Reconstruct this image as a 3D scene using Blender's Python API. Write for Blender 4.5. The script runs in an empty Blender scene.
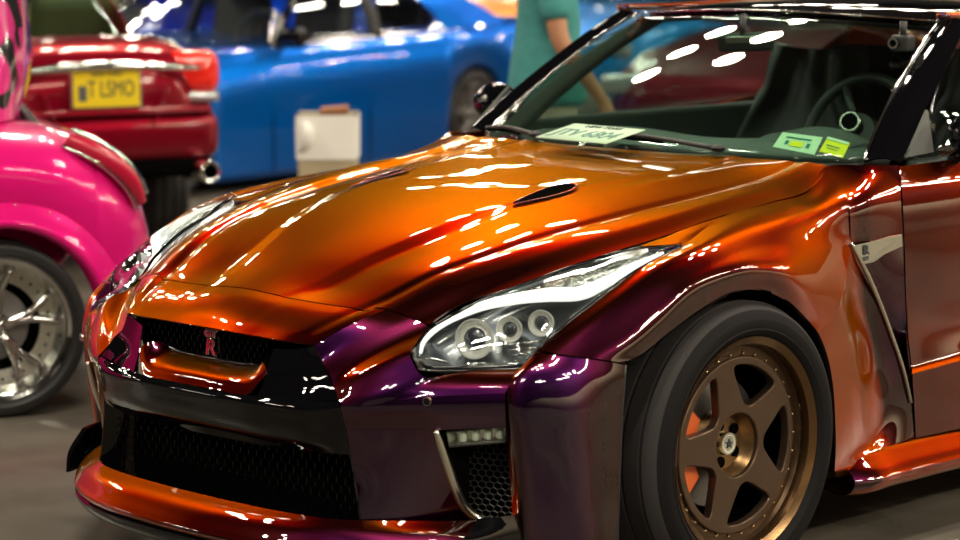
import bpy, bmesh, math, random
import numpy as np
from mathutils import Vector, Matrix
random.seed(7)
R = math.radians
SC = bpy.context.scene
COL = SC.collection

# ------------------------------------------------------------------ camera
CC = np.array([4.72663335, 4.78189417, 1.59813104])
CD = np.array([-0.69859554, -0.70301741, -0.13315701])
CR = np.array([-0.70904709, 0.70515477, -0.00299599])
CU = np.array([-0.09600253, -0.09232161, 0.99109043])
FPX = 2562.103
cam = bpy.data.cameras.new('camera')
camo = bpy.data.objects.new('camera', cam)
COL.objects.link(camo)
cam.sensor_width = 36.0
cam.lens = FPX*36.0/960.0
cam.dof.use_dof = True
cam.dof.focus_distance = 6.35
cam.dof.aperture_fstop = 2.8
cam.clip_end = 300
m = Matrix.Identity(4)
for i in range(3):
    m[i][0] = CR[i]; m[i][1] = CU[i]; m[i][2] = -CD[i]; m[i][3] = CC[i]
camo.matrix_world = m
SC.camera = camo

# ------------------------------------------------------------------ world, exposure
SC.view_settings.view_transform = 'Standard'
SC.view_settings.look = 'None'
SC.view_settings.gamma = 1
SC.view_settings.use_curve_mapping = False
SC.view_settings.exposure = 0.5
SC.cycles.use_denoising = True
SC.cycles.max_bounces = 10
SC.cycles.transparent_max_bounces = 16
SC.cycles.sample_clamp_indirect = 6
W = bpy.data.worlds.new('hall_air')
SC.world = W
W.use_nodes = True
W.node_tree.nodes['Background'].inputs[0].default_value = (0.9, 0.85, 0.75, 1)
W.node_tree.nodes['Background'].inputs[1].default_value = 0.02

# ceiling lamps of the hall: pairs of warm white tubes hung in rows
def area(name, loc, sx, sy, power, col=(1, .9, .72), rot=(0, 0, 0)):
    l = bpy.data.lights.new(name, 'AREA'); l.shape = 'RECTANGLE'; l.size = sx; l.size_y = sy
    l.energy = power; l.color = col
    o = bpy.data.objects.new(name, l); COL.objects.link(o); o.location = loc; o.rotation_euler = rot
    return o
LAMP_Z = 8.0
for ix in range(-2, 4):
    for iy in range(-2, 4):
        x = -15.5+ix*9.5; y = -16.5+iy*9.5
        for dx in (-1.0, 0, 1.0):
            for dy in (-.8, .8):
                l = area('ceiling_lamp', (x+dx, y+dy, LAMP_Z), .46, .46, 56); l.data.shape = 'DISK'
# added unseen lights that brighten the pale left wall for the car's reflections
for x in range(-30, 12, 6):
    area('added_wall_light', (x, 13.4, 7.5), 4.0, .3, 230, (1, .88, .68), (R(-25), 0, 0))

# ------------------------------------------------------------------ helpers
def at(px, py, **k):
    w = CD + CR*(px-480)/FPX - CU*(py-270)/FPX
    a, v = list(k.items())[0]; i = 'xyz'.index(a)
    return CC + (v-CC[i])/w[i]*w
def K(px, py, y):
    return at(px, py, y=y)

def mesh_obj(name, V, F, mat, parent=None, smooth=True, mats=None, fm=None):
    me = bpy.data.meshes.new(name)
    me.from_pydata([tuple(map(float, v)) for v in V], [], [tuple(map(int, f)) for f in F])
    if mats:
        for q in mats: me.materials.append(q)
        if fm: me.polygons.foreach_set('material_index', fm)
    else: me.materials.append(mat)
    if smooth: me.polygons.foreach_set('use_smooth', [True]*len(me.polygons))
    me.update()
    o = bpy.data.objects.new(name, me); COL.objects.link(o)
    if parent: o.parent = parent
    return o
def empty(name, loc=(0, 0, 0), rz=0, label=None, cat=None, group=None):
    o = bpy.data.objects.new(name, None); COL.objects.link(o)
    o.location = loc; o.rotation_euler = (0, 0, rz); o.empty_display_size = .1
    tag(o, label, cat, group)
    return o
def tag(o, label=None, cat=None, group=None, kind=None):
    if label: o['label'] = label
    if cat: o['category'] = cat
    if group: o['group'] = group
    if kind: o['kind'] = kind
    return o

def spl(P, n, breaks=(), t=None, crop=None):
    """non-uniform Hermite spline through P (k, ...) -> n samples, corners at the break indices"""
    P = np.asarray(P, float); k = len(P)
    if t is None:
        fl = P.reshape(k, -1, 3) if P.shape[-1] == 3 else P.reshape(k, -1, 1)
        dd = np.linalg.norm(np.diff(fl, axis=0), axis=-1).mean(-1)
        t = np.concatenate([[0], np.cumsum(np.maximum(dd, 1e-4))]); t /= t[-1]
    ts = np.linspace(0, 1, n) if crop is None else np.linspace(t[crop[0]], t[crop[1]], n)
    for b in breaks:                       # snap a sample onto each corner
        ts[np.argmin(abs(ts-t[b]))] = t[b]
    out = np.zeros((n,)+P.shape[1:])
    sec = (P[1:]-P[:-1])/(t[1:]-t[:-1]).reshape((-1,)+(1,)*(P.ndim-1))
    def tan(i, side):
        if i == 0: return sec[0]
        if i == k-1: return sec[-1]
        if i in breaks: return sec[i-1] if side < 0 else sec[i]
        h0 = t[i]-t[i-1]; h1 = t[i+1]-t[i]
        return (sec[i-1]*h1+sec[i]*h0)/(h0+h1)
    for j, s in enumerate(ts):
        i = min(max(np.searchsorted(t, s, side='right')-1, 0), k-2)
        h = t[i+1]-t[i]; u = (s-t[i])/h
        out[j] = (2*u**3-3*u**2+1)*P[i]+(u**3-2*u**2+u)*h*tan(i, 1)+(-2*u**3+3*u**2)*P[i+1]+(u**3-u**2)*h*tan(i+1, -1)
    return out

def grid_faces(nu, nv, off=0, flip=False):
    F = []
    for i in range(nu-1):
        for j in range(nv-1):
            a = off+i*nv+j; b = a+1; c = a+nv+1; d = a+nv
            F.append((a, d, c, b) if flip else (a, b, c, d))
    return F
def grid_normals(S):
    du = np.gradient(S, axis=0); dv = np.gradient(S, axis=1)
    n = np.cross(dv, du); n /= np.linalg.norm(n, axis=-1, keepdims=True)+1e-12
    return n
def surf(name, S, mat, parent=None, ref=(-.2, 0, .45), edge=.0025, thick=.004, gap=.0015, smooth=True):
    """panel from a dense grid of points: rolled edge and inward thickness"""
    S = np.array(S, float); nu, nv = S.shape[:2]
    n = grid_normals(S)
    if ((S-np.array(ref))*n).sum() < 0: n = -n; fl = True
    else: fl = False
    if edge:
        def pull(a, b):                     # shrink borders for the shut line
            d = b-a; L = np.linalg.norm(d, axis=-1, keepdims=True)+1e-9
            return a+d/L*np.minimum(gap, L*.4)
        S[0] = pull(S[0], S[1]); S[-1] = pull(S[-1], S[-2]); S[:, 0] = pull(S[:, 0], S[:, 1]); S[:, -1] = pull(S[:, -1], S[:, -2])
    T = S - n*thick
    V = np.concatenate([S.reshape(-1, 3), T.reshape(-1, 3)])
    N = nu*nv
    F = grid_faces(nu, nv, 0, fl) + grid_faces(nu, nv, N, not fl)
    # rims
    per = [i*nv for i in range(nu)] + [(nu-1)*nv+j for j in range(1, nv)] + [i*nv+nv-1 for i in range(nu-2, -1, -1)] + [j for j in range(nv-2, 0, -1)]
    for a, b in zip(per, per[1:]+per[:1]):
        F.append((a, b, b+N, a+N) if not fl else (b, a, a+N, b+N))
    o = mesh_obj(name, V, F, mat, parent, smooth)
    if smooth and edge:
        bm = bmesh.new(); bm.from_mesh(o.data); bmesh.ops.recalc_face_normals(bm, faces=bm.faces)
        for e in bm.edges:
            if len(e.link_faces) == 2 and e.calc_face_angle(0) > R(55): e.smooth = False
        bm.to_mesh(o.data); bm.free()
    return o
def patch(name, rows, mat, parent=None, nu=24, nv=40, bu=(), bv=(), side=1, crop=None, **k):
    """rows: list of rows of control points; spline surface, mirrored with side=-1"""
    P = np.array(rows, float)
    if side < 0: P = P*np.array([1, -1, 1])
    A = spl(P, nu, bu, crop=crop)
    B = spl(A.transpose(1, 0, 2), nv, bv).transpose(1, 0, 2)
    return surf(name, B, mat, parent, **k)
def tube(name, pts, r, mat, parent=None, n=8, closed=False, ns=None, rz=None):
    P = np.array(pts, float)
    if ns: P = spl(P, ns)
    k = len(P); V = []; F = []
    rr = r if hasattr(r, '__len__') else [r]*k
    if len(rr) != k: rr = np.interp(np.linspace(0, 1, k), np.linspace(0, 1, len(rr)), rr)
    up = None
    for i in range(k):
        if closed: tg = P[(i+1) % k]-P[i-1]
        else: tg = P[min(i+1, k-1)]-P[max(i-1, 0)]
        tg = tg/(np.linalg.norm(tg)+1e-9)
        if up is None: up = np.array([0, 0, 1.]) if abs(tg[2]) < .9 else np.array([1., 0, 0])
        a = np.cross(tg, up); a /= np.linalg.norm(a)+1e-9; b = np.cross(a, tg); up = b
        for j in range(n):
            th = 2*math.pi*j/n
            V.append(P[i]+rr[i]*(a*math.cos(th)+b*math.sin(th)*(rz or 1)))
    for i in range(k if closed else k-1):
        for j in range(n):
            a = i*n+j; b = i*n+(j+1) % n; c = ((i+1) % k)*n+(j+1) % n; d = ((i+1) % k)*n+j
            F.append((a, d, c, b))
    if not closed: F.append(tuple(range(n))); F.append(tuple(range((k-1)*n+n-1, (k-1)*n-1, -1)))
    return mesh_obj(name, V, F, mat, parent)
def lathe(name, prof, mat, parent=None, n=72, loc=(0, 0, 0), closed=True, M=None, mats=None, fm=None):
    """prof: (radius, height along +y) list"""
    V = []; F = []; k = len(prof); mi = []
    for j in range(n):
        th = 2*math.pi*j/n
        for (r, h) in prof: V.append((r*math.cos(th), h, r*math.sin(th)))
    for j in range(n):
        for i in range(k-1 if not closed else k):
            i2 = (i+1) % k
            F.append((j*k+i, j*k+i2, ((j+1) % n)*k+i2, ((j+1) % n)*k+i))
            if fm: mi.append(fm[i])
    o = mesh_obj(name, V, F, mat, parent, True, mats, mi if fm else None)
    bm = bmesh.new(); bm.from_mesh(o.data); bmesh.ops.remove_doubles(bm, verts=bm.verts, dist=1e-5)
    bmesh.ops.recalc_face_normals(bm, faces=bm.faces)
    for e in bm.edges:
        if len(e.link_faces) == 2 and e.calc_face_angle(0) > R(40): e.smooth = False
    bm.to_mesh(o.data); bm.free()
    o.location = loc
    if M is not None: o.matrix_local = M
    return o
def box(name, c, s, mat, parent=None, bev=.01, rot=(0, 0, 0), seg=3):
    bm = bmesh.new(); bmesh.ops.create_cube(bm, size=1)
    for v in bm.verts: v.co = Vector((v.co.x*s[0], v.co.y*s[1], v.co.z*s[2]))
    if bev: bmesh.ops.bevel(bm, geom=bm.edges[:], offset=bev, segments=seg, profile=.5, affect='EDGES')
    me = bpy.data.meshes.new(name); bm.to_mesh(me); bm.free(); me.materials.append(mat)
    me.polygons.foreach_set('use_smooth', [True]*len(me.polygons))
    o = bpy.data.objects.new(name, me); COL.objects.link(o); o.location = c; o.rotation_euler = rot
    if parent: o.parent = parent
    if bev:
        wn = o.modifiers.new('wn', 'WEIGHTED_NORMAL'); wn.keep_sharp = True
    return o
def curve_mesh(name, splines, mat, parent, depth, bevel=0.0, M=None):
    """closed 2D outlines (holes allowed) -> one extruded mesh"""
    cu = bpy.data.curves.new(name, 'CURVE'); cu.dimensions = '2D'; cu.fill_mode = 'BOTH'
    for s in splines:
        sp = cu.splines.new('POLY'); sp.points.add(len(s)-1); sp.use_cyclic_u = True
        for p, q in zip(sp.points, s): p.co = (q[0], q[1], 0, 1)
    cu.extrude = depth/2; cu.bevel_depth = bevel; cu.bevel_resolution = 2
    return curve_to_mesh(name, cu, mat, parent, M)
def curve_to_mesh(name, cu, mat, parent, M=None):
    t = bpy.data.objects.new('tmp', cu); COL.objects.link(t)
    bpy.context.view_layer.update()
    me = bpy.data.meshes.new_from_object(t.evaluated_get(bpy.context.evaluated_depsgraph_get()))
    bpy.data.objects.remove(t); me.name = name; me.materials.clear(); me.materials.append(mat)
    o = bpy.data.objects.new(name, me); COL.objects.link(o)
    if parent: o.parent = parent
    if M is not None: o.matrix_local = M
    return o
def text(name, s, size, mat, parent, M, depth=.001, bevel=0, sx=1.0, off=0):
    cu = bpy.data.curves.new(name, 'FONT'); cu.body = s; cu.size = size; cu.extrude = depth
    cu.bevel_depth = bevel; cu.align_x = 'CENTER'; cu.align_y = 'CENTER'; cu.offset = off
    return curve_to_mesh(name, cu, mat, parent, M @ Matrix.Diagonal((sx, 1, 1, 1)))
def frame(o, ex, ey, ez=None):
    ex = Vector(ex).normalized(); ey = Vector(ey); ey = (ey-ex*ey.dot(ex)).normalized(); ez = ex.cross(ey)
    M = Matrix.Identity(4)
    for i in range(3): M[i][0] = ex[i]; M[i][1] = ey[i]; M[i][2] = ez[i]; M[i][3] = o[i]
    return M
def chaikin(P, n=2):
    P = [np.array(p, float) for p in P]
    for _ in range(n):
        Q = []
        for a, b in zip(P, P[1:]+P[:1]): Q += [a*.75+b*.25, a*.25+b*.75]
        P = Q
    return P

# ------------------------------------------------------------------ materials
def mat(name, col=(.5, .5, .5), rough=.5, metal=0, coat=0, ior=1.5, coat_ior=1.5, emit=None, es=0, spec=.5, bump=None):
    M_ = bpy.data.materials.new(name); M_.use_nodes = True
    nt = M_.node_tree; b = nt.nodes['Principled BSDF']
    b.inputs['Base Color'].default_value = (*col, 1); b.inputs['Roughness'].default_value = rough
    b.inputs['Metallic'].default_value = metal; b.inputs['IOR'].default_value = ior
    b.inputs['Coat Weight'].default_value = coat; b.inputs['Coat Roughness'].default_value = .015
    b.inputs['Coat IOR'].default_value = coat_ior
    b.inputs['Specular IOR Level'].default_value = spec
    if emit: b.inputs['Emission Color'].default_value = (*emit, 1); b.inputs['Emission Strength'].default_value = es
    if bump:
        tc = nt.nodes.new('ShaderNodeTexCoord'); tx = nt.nodes.new('ShaderNodeTexNoise'); tx.inputs['Scale'].default_value = bump[0]
        bp = nt.nodes.new('ShaderNodeBump'); bp.inputs['Strength'].default_value = bump[1]; bp.inputs['Distance'].default_value = .002
        nt.links.new(tc.outputs['Object'], tx.inputs['Vector']); nt.links.new(tx.outputs['Fac'], bp.inputs['Height'])
        nt.links.new(bp.outputs['Normal'], b.inputs['Normal'])
    return M_
def shift_paint(name, stops, rough=.33, coat_ior=1.8, metal=1.0, dim=.68):
    """colour shifting flake paint: pigment hue turns with the viewing angle, under clear coat"""
    M_ = mat(name, (1, 0, 0), rough, metal, 1.0, coat_ior=coat_ior)
    nt = M_.node_tree; b = nt.nodes['Principled BSDF']
    lw = nt.nodes.new('ShaderNodeLayerWeight'); lw.inputs['Blend'].default_value = .5
    cr = nt.nodes.new('ShaderNodeValToRGB'); el = cr.color_ramp.elements
    while len(el) > 1: el.remove(el[-1])
    el[0].position = stops[0][0]; el[0].color = (*stops[0][1], 1)
    for p, c in stops[1:]:
        e = el.new(p); e.color = (*[q*dim for q in c], 1)
    nt.links.new(lw.outputs['Facing'], cr.inputs['Fac']); nt.links.new(cr.outputs['Color'], b.inputs['Base Color']); nt.links.new(cr.outputs['Color'], b.inputs['Specular Tint'])
    return M_
PAINT = shift_paint('colour_shift_paint', [(0, (.018, .003, .028)), (.06, (.07, .008, .085)), (.13, (.11, .008, .045)),
                    (.22, (.035, .004, .005)), (.35, (.07, .006, .004)), (.44, (.36, .045, .004)), (.54, (.72, .12, .004)), (.66, (.88, .27, .008)), (.78, (.84, .37, .016)), (1, (.8, .46, .06))])
BOWL2 = mat('lamp_cell_white', (.75, .85, .72), .2, .3, 1)
GLOSSB = mat('gloss_black', (.003, .003, .004), .3, 0, 1, coat_ior=1.5, spec=.0)
PBLACK = mat('pillar_black', (.003, .003, .004), .3, 0, 1, spec=0)
PLAST = mat('black_plastic', (.02, .02, .02), .45)
MATB = mat('matt_black', (.003, .003, .003), .9, spec=0)
RUB = mat('tyre_rubber', (.012, .011, .012), .5, bump=(220, .15))
CHROME = mat('chrome', (.85, .85, .83), .08, 1)
SATIN = mat('satin_silver', (.75, .76, .68), .25, 1)
BRONZE = mat('bronze_satin', (.13, .085, .058), .38, .85)
BRONZEP = mat('bronze_lip', (.17, .10, .048), .25, .95)
BRONZED = mat('bronze_dark', (.10, .06, .035), .35, .8)
ORANGE_CAL = mat('caliper_orange', (.75, .13, .02), .4, 0, .5)
STEEL = mat('steel', (.35, .34, .33), .35, .9)
DGREY = mat('dark_grey_trim', (.10, .105, .10), .55)
DASH = mat('dashboard_vinyl', (.075, .095, .085), .6, bump=(300, .2))
SEATM = mat('black_leather', (.012, .012, .013), .5)
WHITE = mat('white_plastic', (.8, .82, .74), .4)
LINE = mat('lamp_white', (.9, .9, .85), .3, 0, .6, emit=(1, 1, .93), es=.75)
RED = mat('badge_red', (.55, .01, .05), .3, 0, .5)
YELLOWP = mat('plate_yellow', (.9, .68, .01), .4)
INK = mat('ink_dark', (.03, .04, .05), .5)
INKG = mat('ink_green', (.05, .2, .16), .5)
GREENW = mat('paper_green_white', (.62, .85, .60), .6)
YSTICK = mat('paper_yellow', (.85, .85, .03), .6)
def glass(name, tint=(1, 1, 1), refl=1.0):
    M_ = bpy.data.materials.new(name); M_.use_nodes = True; nt = M_.node_tree; nt.nodes.clear()
    o = nt.nodes.new('ShaderNodeOutputMaterial'); mx = nt.nodes.new('ShaderNodeMixShader')
    tr = nt.nodes.new('ShaderNodeBsdfTransparent'); tr.inputs[0].default_value = (*tint, 1)
    gl = nt.nodes.new('ShaderNodeBsdfGlossy'); gl.inputs['Roughness'].default_value = .01
    gl.inputs[0].default_value = (refl, refl, refl, 1)
    lw = nt.nodes.new('ShaderNodeLayerWeight'); lw.inputs['Blend'].default_value = .5
    pw = nt.nodes.new('ShaderNodeMath'); pw.operation = 'POWER'; pw.inputs[1].default_value = 4.5
    fr = nt.nodes.new('ShaderNodeMath'); fr.operation = 'MULTIPLY_ADD'; fr.inputs[1].default_value = .9; fr.inputs[2].default_value = .045
    nt.links.new(lw.outputs['Facing'], pw.inputs[0]); nt.links.new(pw.outputs[0], fr.inputs[0])
    nt.links.new(fr.outputs[0], mx.inputs[0]); nt.links.new(tr.outputs[0], mx.inputs[1]); nt.links.new(gl.outputs[0], mx.inputs[2])
    nt.links.new(mx.outputs[0], o.inputs[0])
    return M_
GLASS = glass('windshield_glass', (.84, .95, .89))
SGLASS = glass('side_glass', (.80, .86, .84))
CLEAR = glass('lamp_glass', (.93, .95, .95))
def noise_mix(name, c1, c2, scale, rough=(.2, .4), detail=6, metal=0, bump=0, coord='Object', spec=.5):
    M_ = mat(name, c1, rough[0], metal, spec=spec); nt = M_.node_tree; b = nt.nodes['Principled BSDF']
    tc = nt.nodes.new('ShaderNodeTexCoord'); tx = nt.nodes.new('ShaderNodeTexNoise')
    tx.inputs['Scale'].default_value = scale; tx.inputs['Detail'].default_value = detail; tx.inputs['Roughness'].default_value = .6
    cr = nt.nodes.new('ShaderNodeValToRGB'); cr.color_ramp.elements[0].position = .35; cr.color_ramp.elements[1].position = .68
    cr.color_ramp.elements[0].color = (*c1, 1); cr.color_ramp.elements[1].color = (*c2, 1)
    mr = nt.nodes.new('ShaderNodeMapRange'); mr.inputs['To Min'].default_value = rough[0]; mr.inputs['To Max'].default_value = rough[1]
    nt.links.new(tc.outputs[coord], tx.inputs['Vector']); nt.links.new(tx.outputs['Fac'], cr.inputs['Fac'])
    nt.links.new(cr.outputs['Color'], b.inputs['Base Color']); nt.links.new(tx.outputs['Fac'], mr.inputs['Value'])
    nt.links.new(mr.outputs[0], b.inputs['Roughness'])
    if bump:
        bp = nt.nodes.new('ShaderNodeBump'); bp.inputs['Strength'].default_value = bump; bp.inputs['Distance'].default_value = .003
        nt.links.new(tx.outputs['Fac'], bp.inputs['Height']); nt.links.new(bp.outputs['Normal'], b.inputs['Normal'])
    return M_
FLOOR = noise_mix('polished_concrete', (.075, .066, .053), (.145, .125, .102), 1.7, (.18, .42), 10, bump=.05)
WALLP = noise_mix('pale_wall', (.62, .52, .38), (.72, .62, .47), .4, (.7, .9))
WALLD = noise_mix('dark_drape', (.02, .02, .022), (.04, .038, .036), 3, (.8, .95))
CEIL = noise_mix('dark_ceiling', (.015, .015, .016), (.03, .03, .03), .6, (.8, .9))

# ------------------------------------------------------------------ the hall
def slab(name, c, s, m_):
    o = box(name, c, s, m_, None, bev=0); tag(o, kind='structure'); return o
slab('floor', (-8, -8, -.05), (64, 62, .1), FLOOR)
slab('ceiling', (-8, -8, 9.05), (64, 62, .1), CEIL)
slab('wall_left', (-8, 15.1, 1.6), (64, .2, 3.2), WALLP)
slab('wall_left_upper', (-8, 15.1, 6.1), (64, .2, 5.8), WALLD)
slab('wall_right', (-8, -39.1, 4.5), (64, .2, 9), WALLD)
slab('wall_front', (24.1, -12, 4.5), (.2, 54, 9), WALLD)
slab('wall_back', (-40.1, -12, 1.6), (.2, 54, 3.2), WALLP)
slab('wall_back_upper', (-40.1, -12, 6.1), (.2, 54, 5.8), WALLD)

# ================================================================== THE COUPE
car = empty('sports_car', (0, 0, 0), 0, 'orange and purple colour-shifting sports coupe with a GT R grille badge, filling the foreground', 'car')

# ---- hood
XS = np.array([.79, .70, .57, .42, .27, .10, -.10, -.30, -.46, -.62])
def tb(*v): return np.array(v)
T_ye = tb(.50, .548, .600, .655, .70, .735, .75, .755, .75, .705)
T_ze = tb(.672, .683, .736, .782, .819, .850, .885, .906, .925, .977)
T_y1 = tb(.36, .395, .44, .49, .52, .55, .57, .59, .60, .60)
T_z1 = tb(.690, .722, .778, .821, .852, .878, .903, .926, .945, .979)
T_y2 = tb(.14, .17, .20, .25, .28, .31, .36, .40, .42, .42)
T_z2 = tb(.712, .735, .785, .838, .880, .911, .932, .950, .962, .980)
T_zc = tb(.722, .752, .800, .850, .893, .926, .947, .963, .973, .983)
def sI(tab, x):
    P = np.stack([XS[::-1], tab[::-1]], 1); xs = P[:, 0]; ys = P[:, 1]
    i = int(np.clip(np.searchsorted(xs, x)-1, 0, len(xs)-2)); h = xs[i+1]-xs[i]; u = (x-xs[i])/h
    s = np.diff(ys)/np.diff(xs)
    def tn(k):
        if k == 0: return s[0]
        if k == len(xs)-1: return s[-1]
        a = xs[k]-xs[k-1]; b = xs[k+1]-xs[k]; return (s[k-1]*b+s[k]*a)/(a+b)
    return (2*u**3-3*u**2+1)*ys[i]+(u**3-2*u**2+u)*h*tn(i)+(-2*u**3+3*u**2)*ys[i+1]+(u**3-u**2)*h*tn(i+1)
def pchip(xs, ys, x):
    s = np.diff(ys)/np.diff(xs); n = len(xs); mm = np.zeros(n); mm[0] = 0; mm[-1] = s[-1]
    for k in range(1, n-1):
        mm[k] = 0 if s[k-1]*s[k] <= 0 else 2*s[k-1]*s[k]/(s[k-1]+s[k])
    i = int(np.clip(np.searchsorted(xs, x)-1, 0, n-2)); h = xs[i+1]-xs[i]; u = (x-xs[i])/h
    return (2*u**3-3*u**2+1)*ys[i]+(u**3-2*u**2+u)*h*mm[i]+(-2*u**3+3*u**2)*ys[i+1]+(u**3-u**2)*h*mm[i+1]
def hood_z(x, y):
    y = abs(y); ye, ze, y1, z1, y2, z2, zc = [sI(t, x) for t in (T_ye, T_ze, T_y1, T_z1, T_y2, T_z2, T_zc)]
    fade = np.clip((x+.35)/.5, 0, 1); nose = np.clip((.80-x)/.12, 0, 1)
    st = .005*fade*nose                         # crisp step beside the raised centre
    dip = .011*np.clip((x+.55)/.4, 0, 1)*nose
    rg = (.009*nose+.003)*np.clip((x+.75)/.5, .25, 1)
    yr = y1*.45+ye*.55; zr = z1*.45+ze*.55+rg
    zm = (z1+z2)/2
    xs = np.array([-.02, 0, y2-.03, y2, y2+.035, (y1+y2)/2, y1-.03, y1, y1+.03, yr, ye-.02, ye])
    ys = np.array([zc, zc, z2+.004+st*.5, z2+st*.2, z2-st, zm+.002, z1+.003, z1-dip*.5, z1+.004, zr, (zr*.12+ze*.88)+.002, ze])
    return pchip(xs, ys, y)
def xfront(yf, ye=.553): return .78-.092*(yf/.553)**2
def hood_grid():
    S = []; nv = 150; nu = 90
    for i in range(nu):
        s = i/(nu-1); row = []
        for j in range(nv):
            c = -1+2*j/(nv-1)
            y = c*.553; x0 = xfront(abs(y)); x = x0*(1-s)+(-.612)*s
            # walk: y is a fraction of the edge at this x
            ye = float(sI(T_ye, x)) if s > 0 else .553
            y = c*ye if s > 0 else y
            if s > 0:
                w = min(1, s/.12); y = c*(ye*w+(.553)*(1-w)) if w < 1 else c*ye
            row.append((x, y, hood_z(x, min(abs(y), float(sI(T_ye, x))))))
        S.append(row)
    return S
surf('hood', hood_grid(), PAINT, car, gap=.002)

# hood air ducts: a flat black sheet stands in for each shaded opening
for sd in (1, -1):
    out = [(508, 207), (527, 198), (548, 189), (566, 186), (578, 187), (573, 192), (553, 198), (530, 203)]
    cen = []
    for (a, b) in out:
        # point on the hood surface along the pixel ray
        best = None
        for y in np.linspace(.25, .5, 251):
            p = at(a, b, y=y); dz = abs(p[2]-hood_z(p[0], p[1]))
            if best is None or dz < best[0]: best = (dz, p)
        cen.append(best[1])
    cen = np.array(cen); c = cen.mean(0)
    P = np.array(chaikin(list(cen), 2)); P[:, 1] *= sd
    c = c*np.array([1, sd, 1]); V = [c+np.array([0, 0, .007])]+[p+np.array([0, 0, .0065]) for p in P]
    n = len(P); F = [(0, 1+i, 1+(i+1) % n) for i in range(n)]
    mesh_obj('hood_duct_shade', V, F, MATB, car)
    lip = [p+np.array([0, 0, .006]) for p in P]
    tube('duct_lip', lip, .0022, PAINT, car, n=8, closed=True)

def mir(P): return [np.array(p)*np.array([1, -1, 1]) for p in P]
def sym_rows(rows):
    """rows given for y>=0 starting on the centre line -> full rows"""
    return [mir(r)[:0:-1]+[np.array(p) for p in r] for r in rows]
# ---- nose / front bumper cover (each side of the centre line, one part)
def hf(y, w=0): return np.array([xfront(y), y, float(hood_z(xfront(y), y))-.001])
def bump_rows(top, bot, b0, b1, nr=5, sp=.35):
    rows = []
    for i in range(nr):
        s = i/(nr-1); row = []
        for j, (a, b) in enumerate(zip(top, bot)):
            a = np.array(a); b = np.array(b); f = j/(len(top)-1)
            nrm = np.array([.75, .15+sp*f, .5]); nrm /= np.linalg.norm(nrm)
            row.append(a*(1-s)+b*s+nrm*4*s*(1-s)*(b0*(1-f)+b1*f))
        rows.append(row)
    return rows
NB = .44
ntop = [hf(y) for y in np.linspace(0, NB, 15)]
nbot = [(.918, 0, .648), (.916, .10, .647), (.905, .19, .644), (.893, .28, .641), tuple(K(315, 345, .357))]
patch('front_bumper', sym_rows(bump_rows(ntop, list(spl(np.array(nbot), 15)), .016, .008, sp=0)), PAINT, car, 30, 120, gap=.0004)
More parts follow.
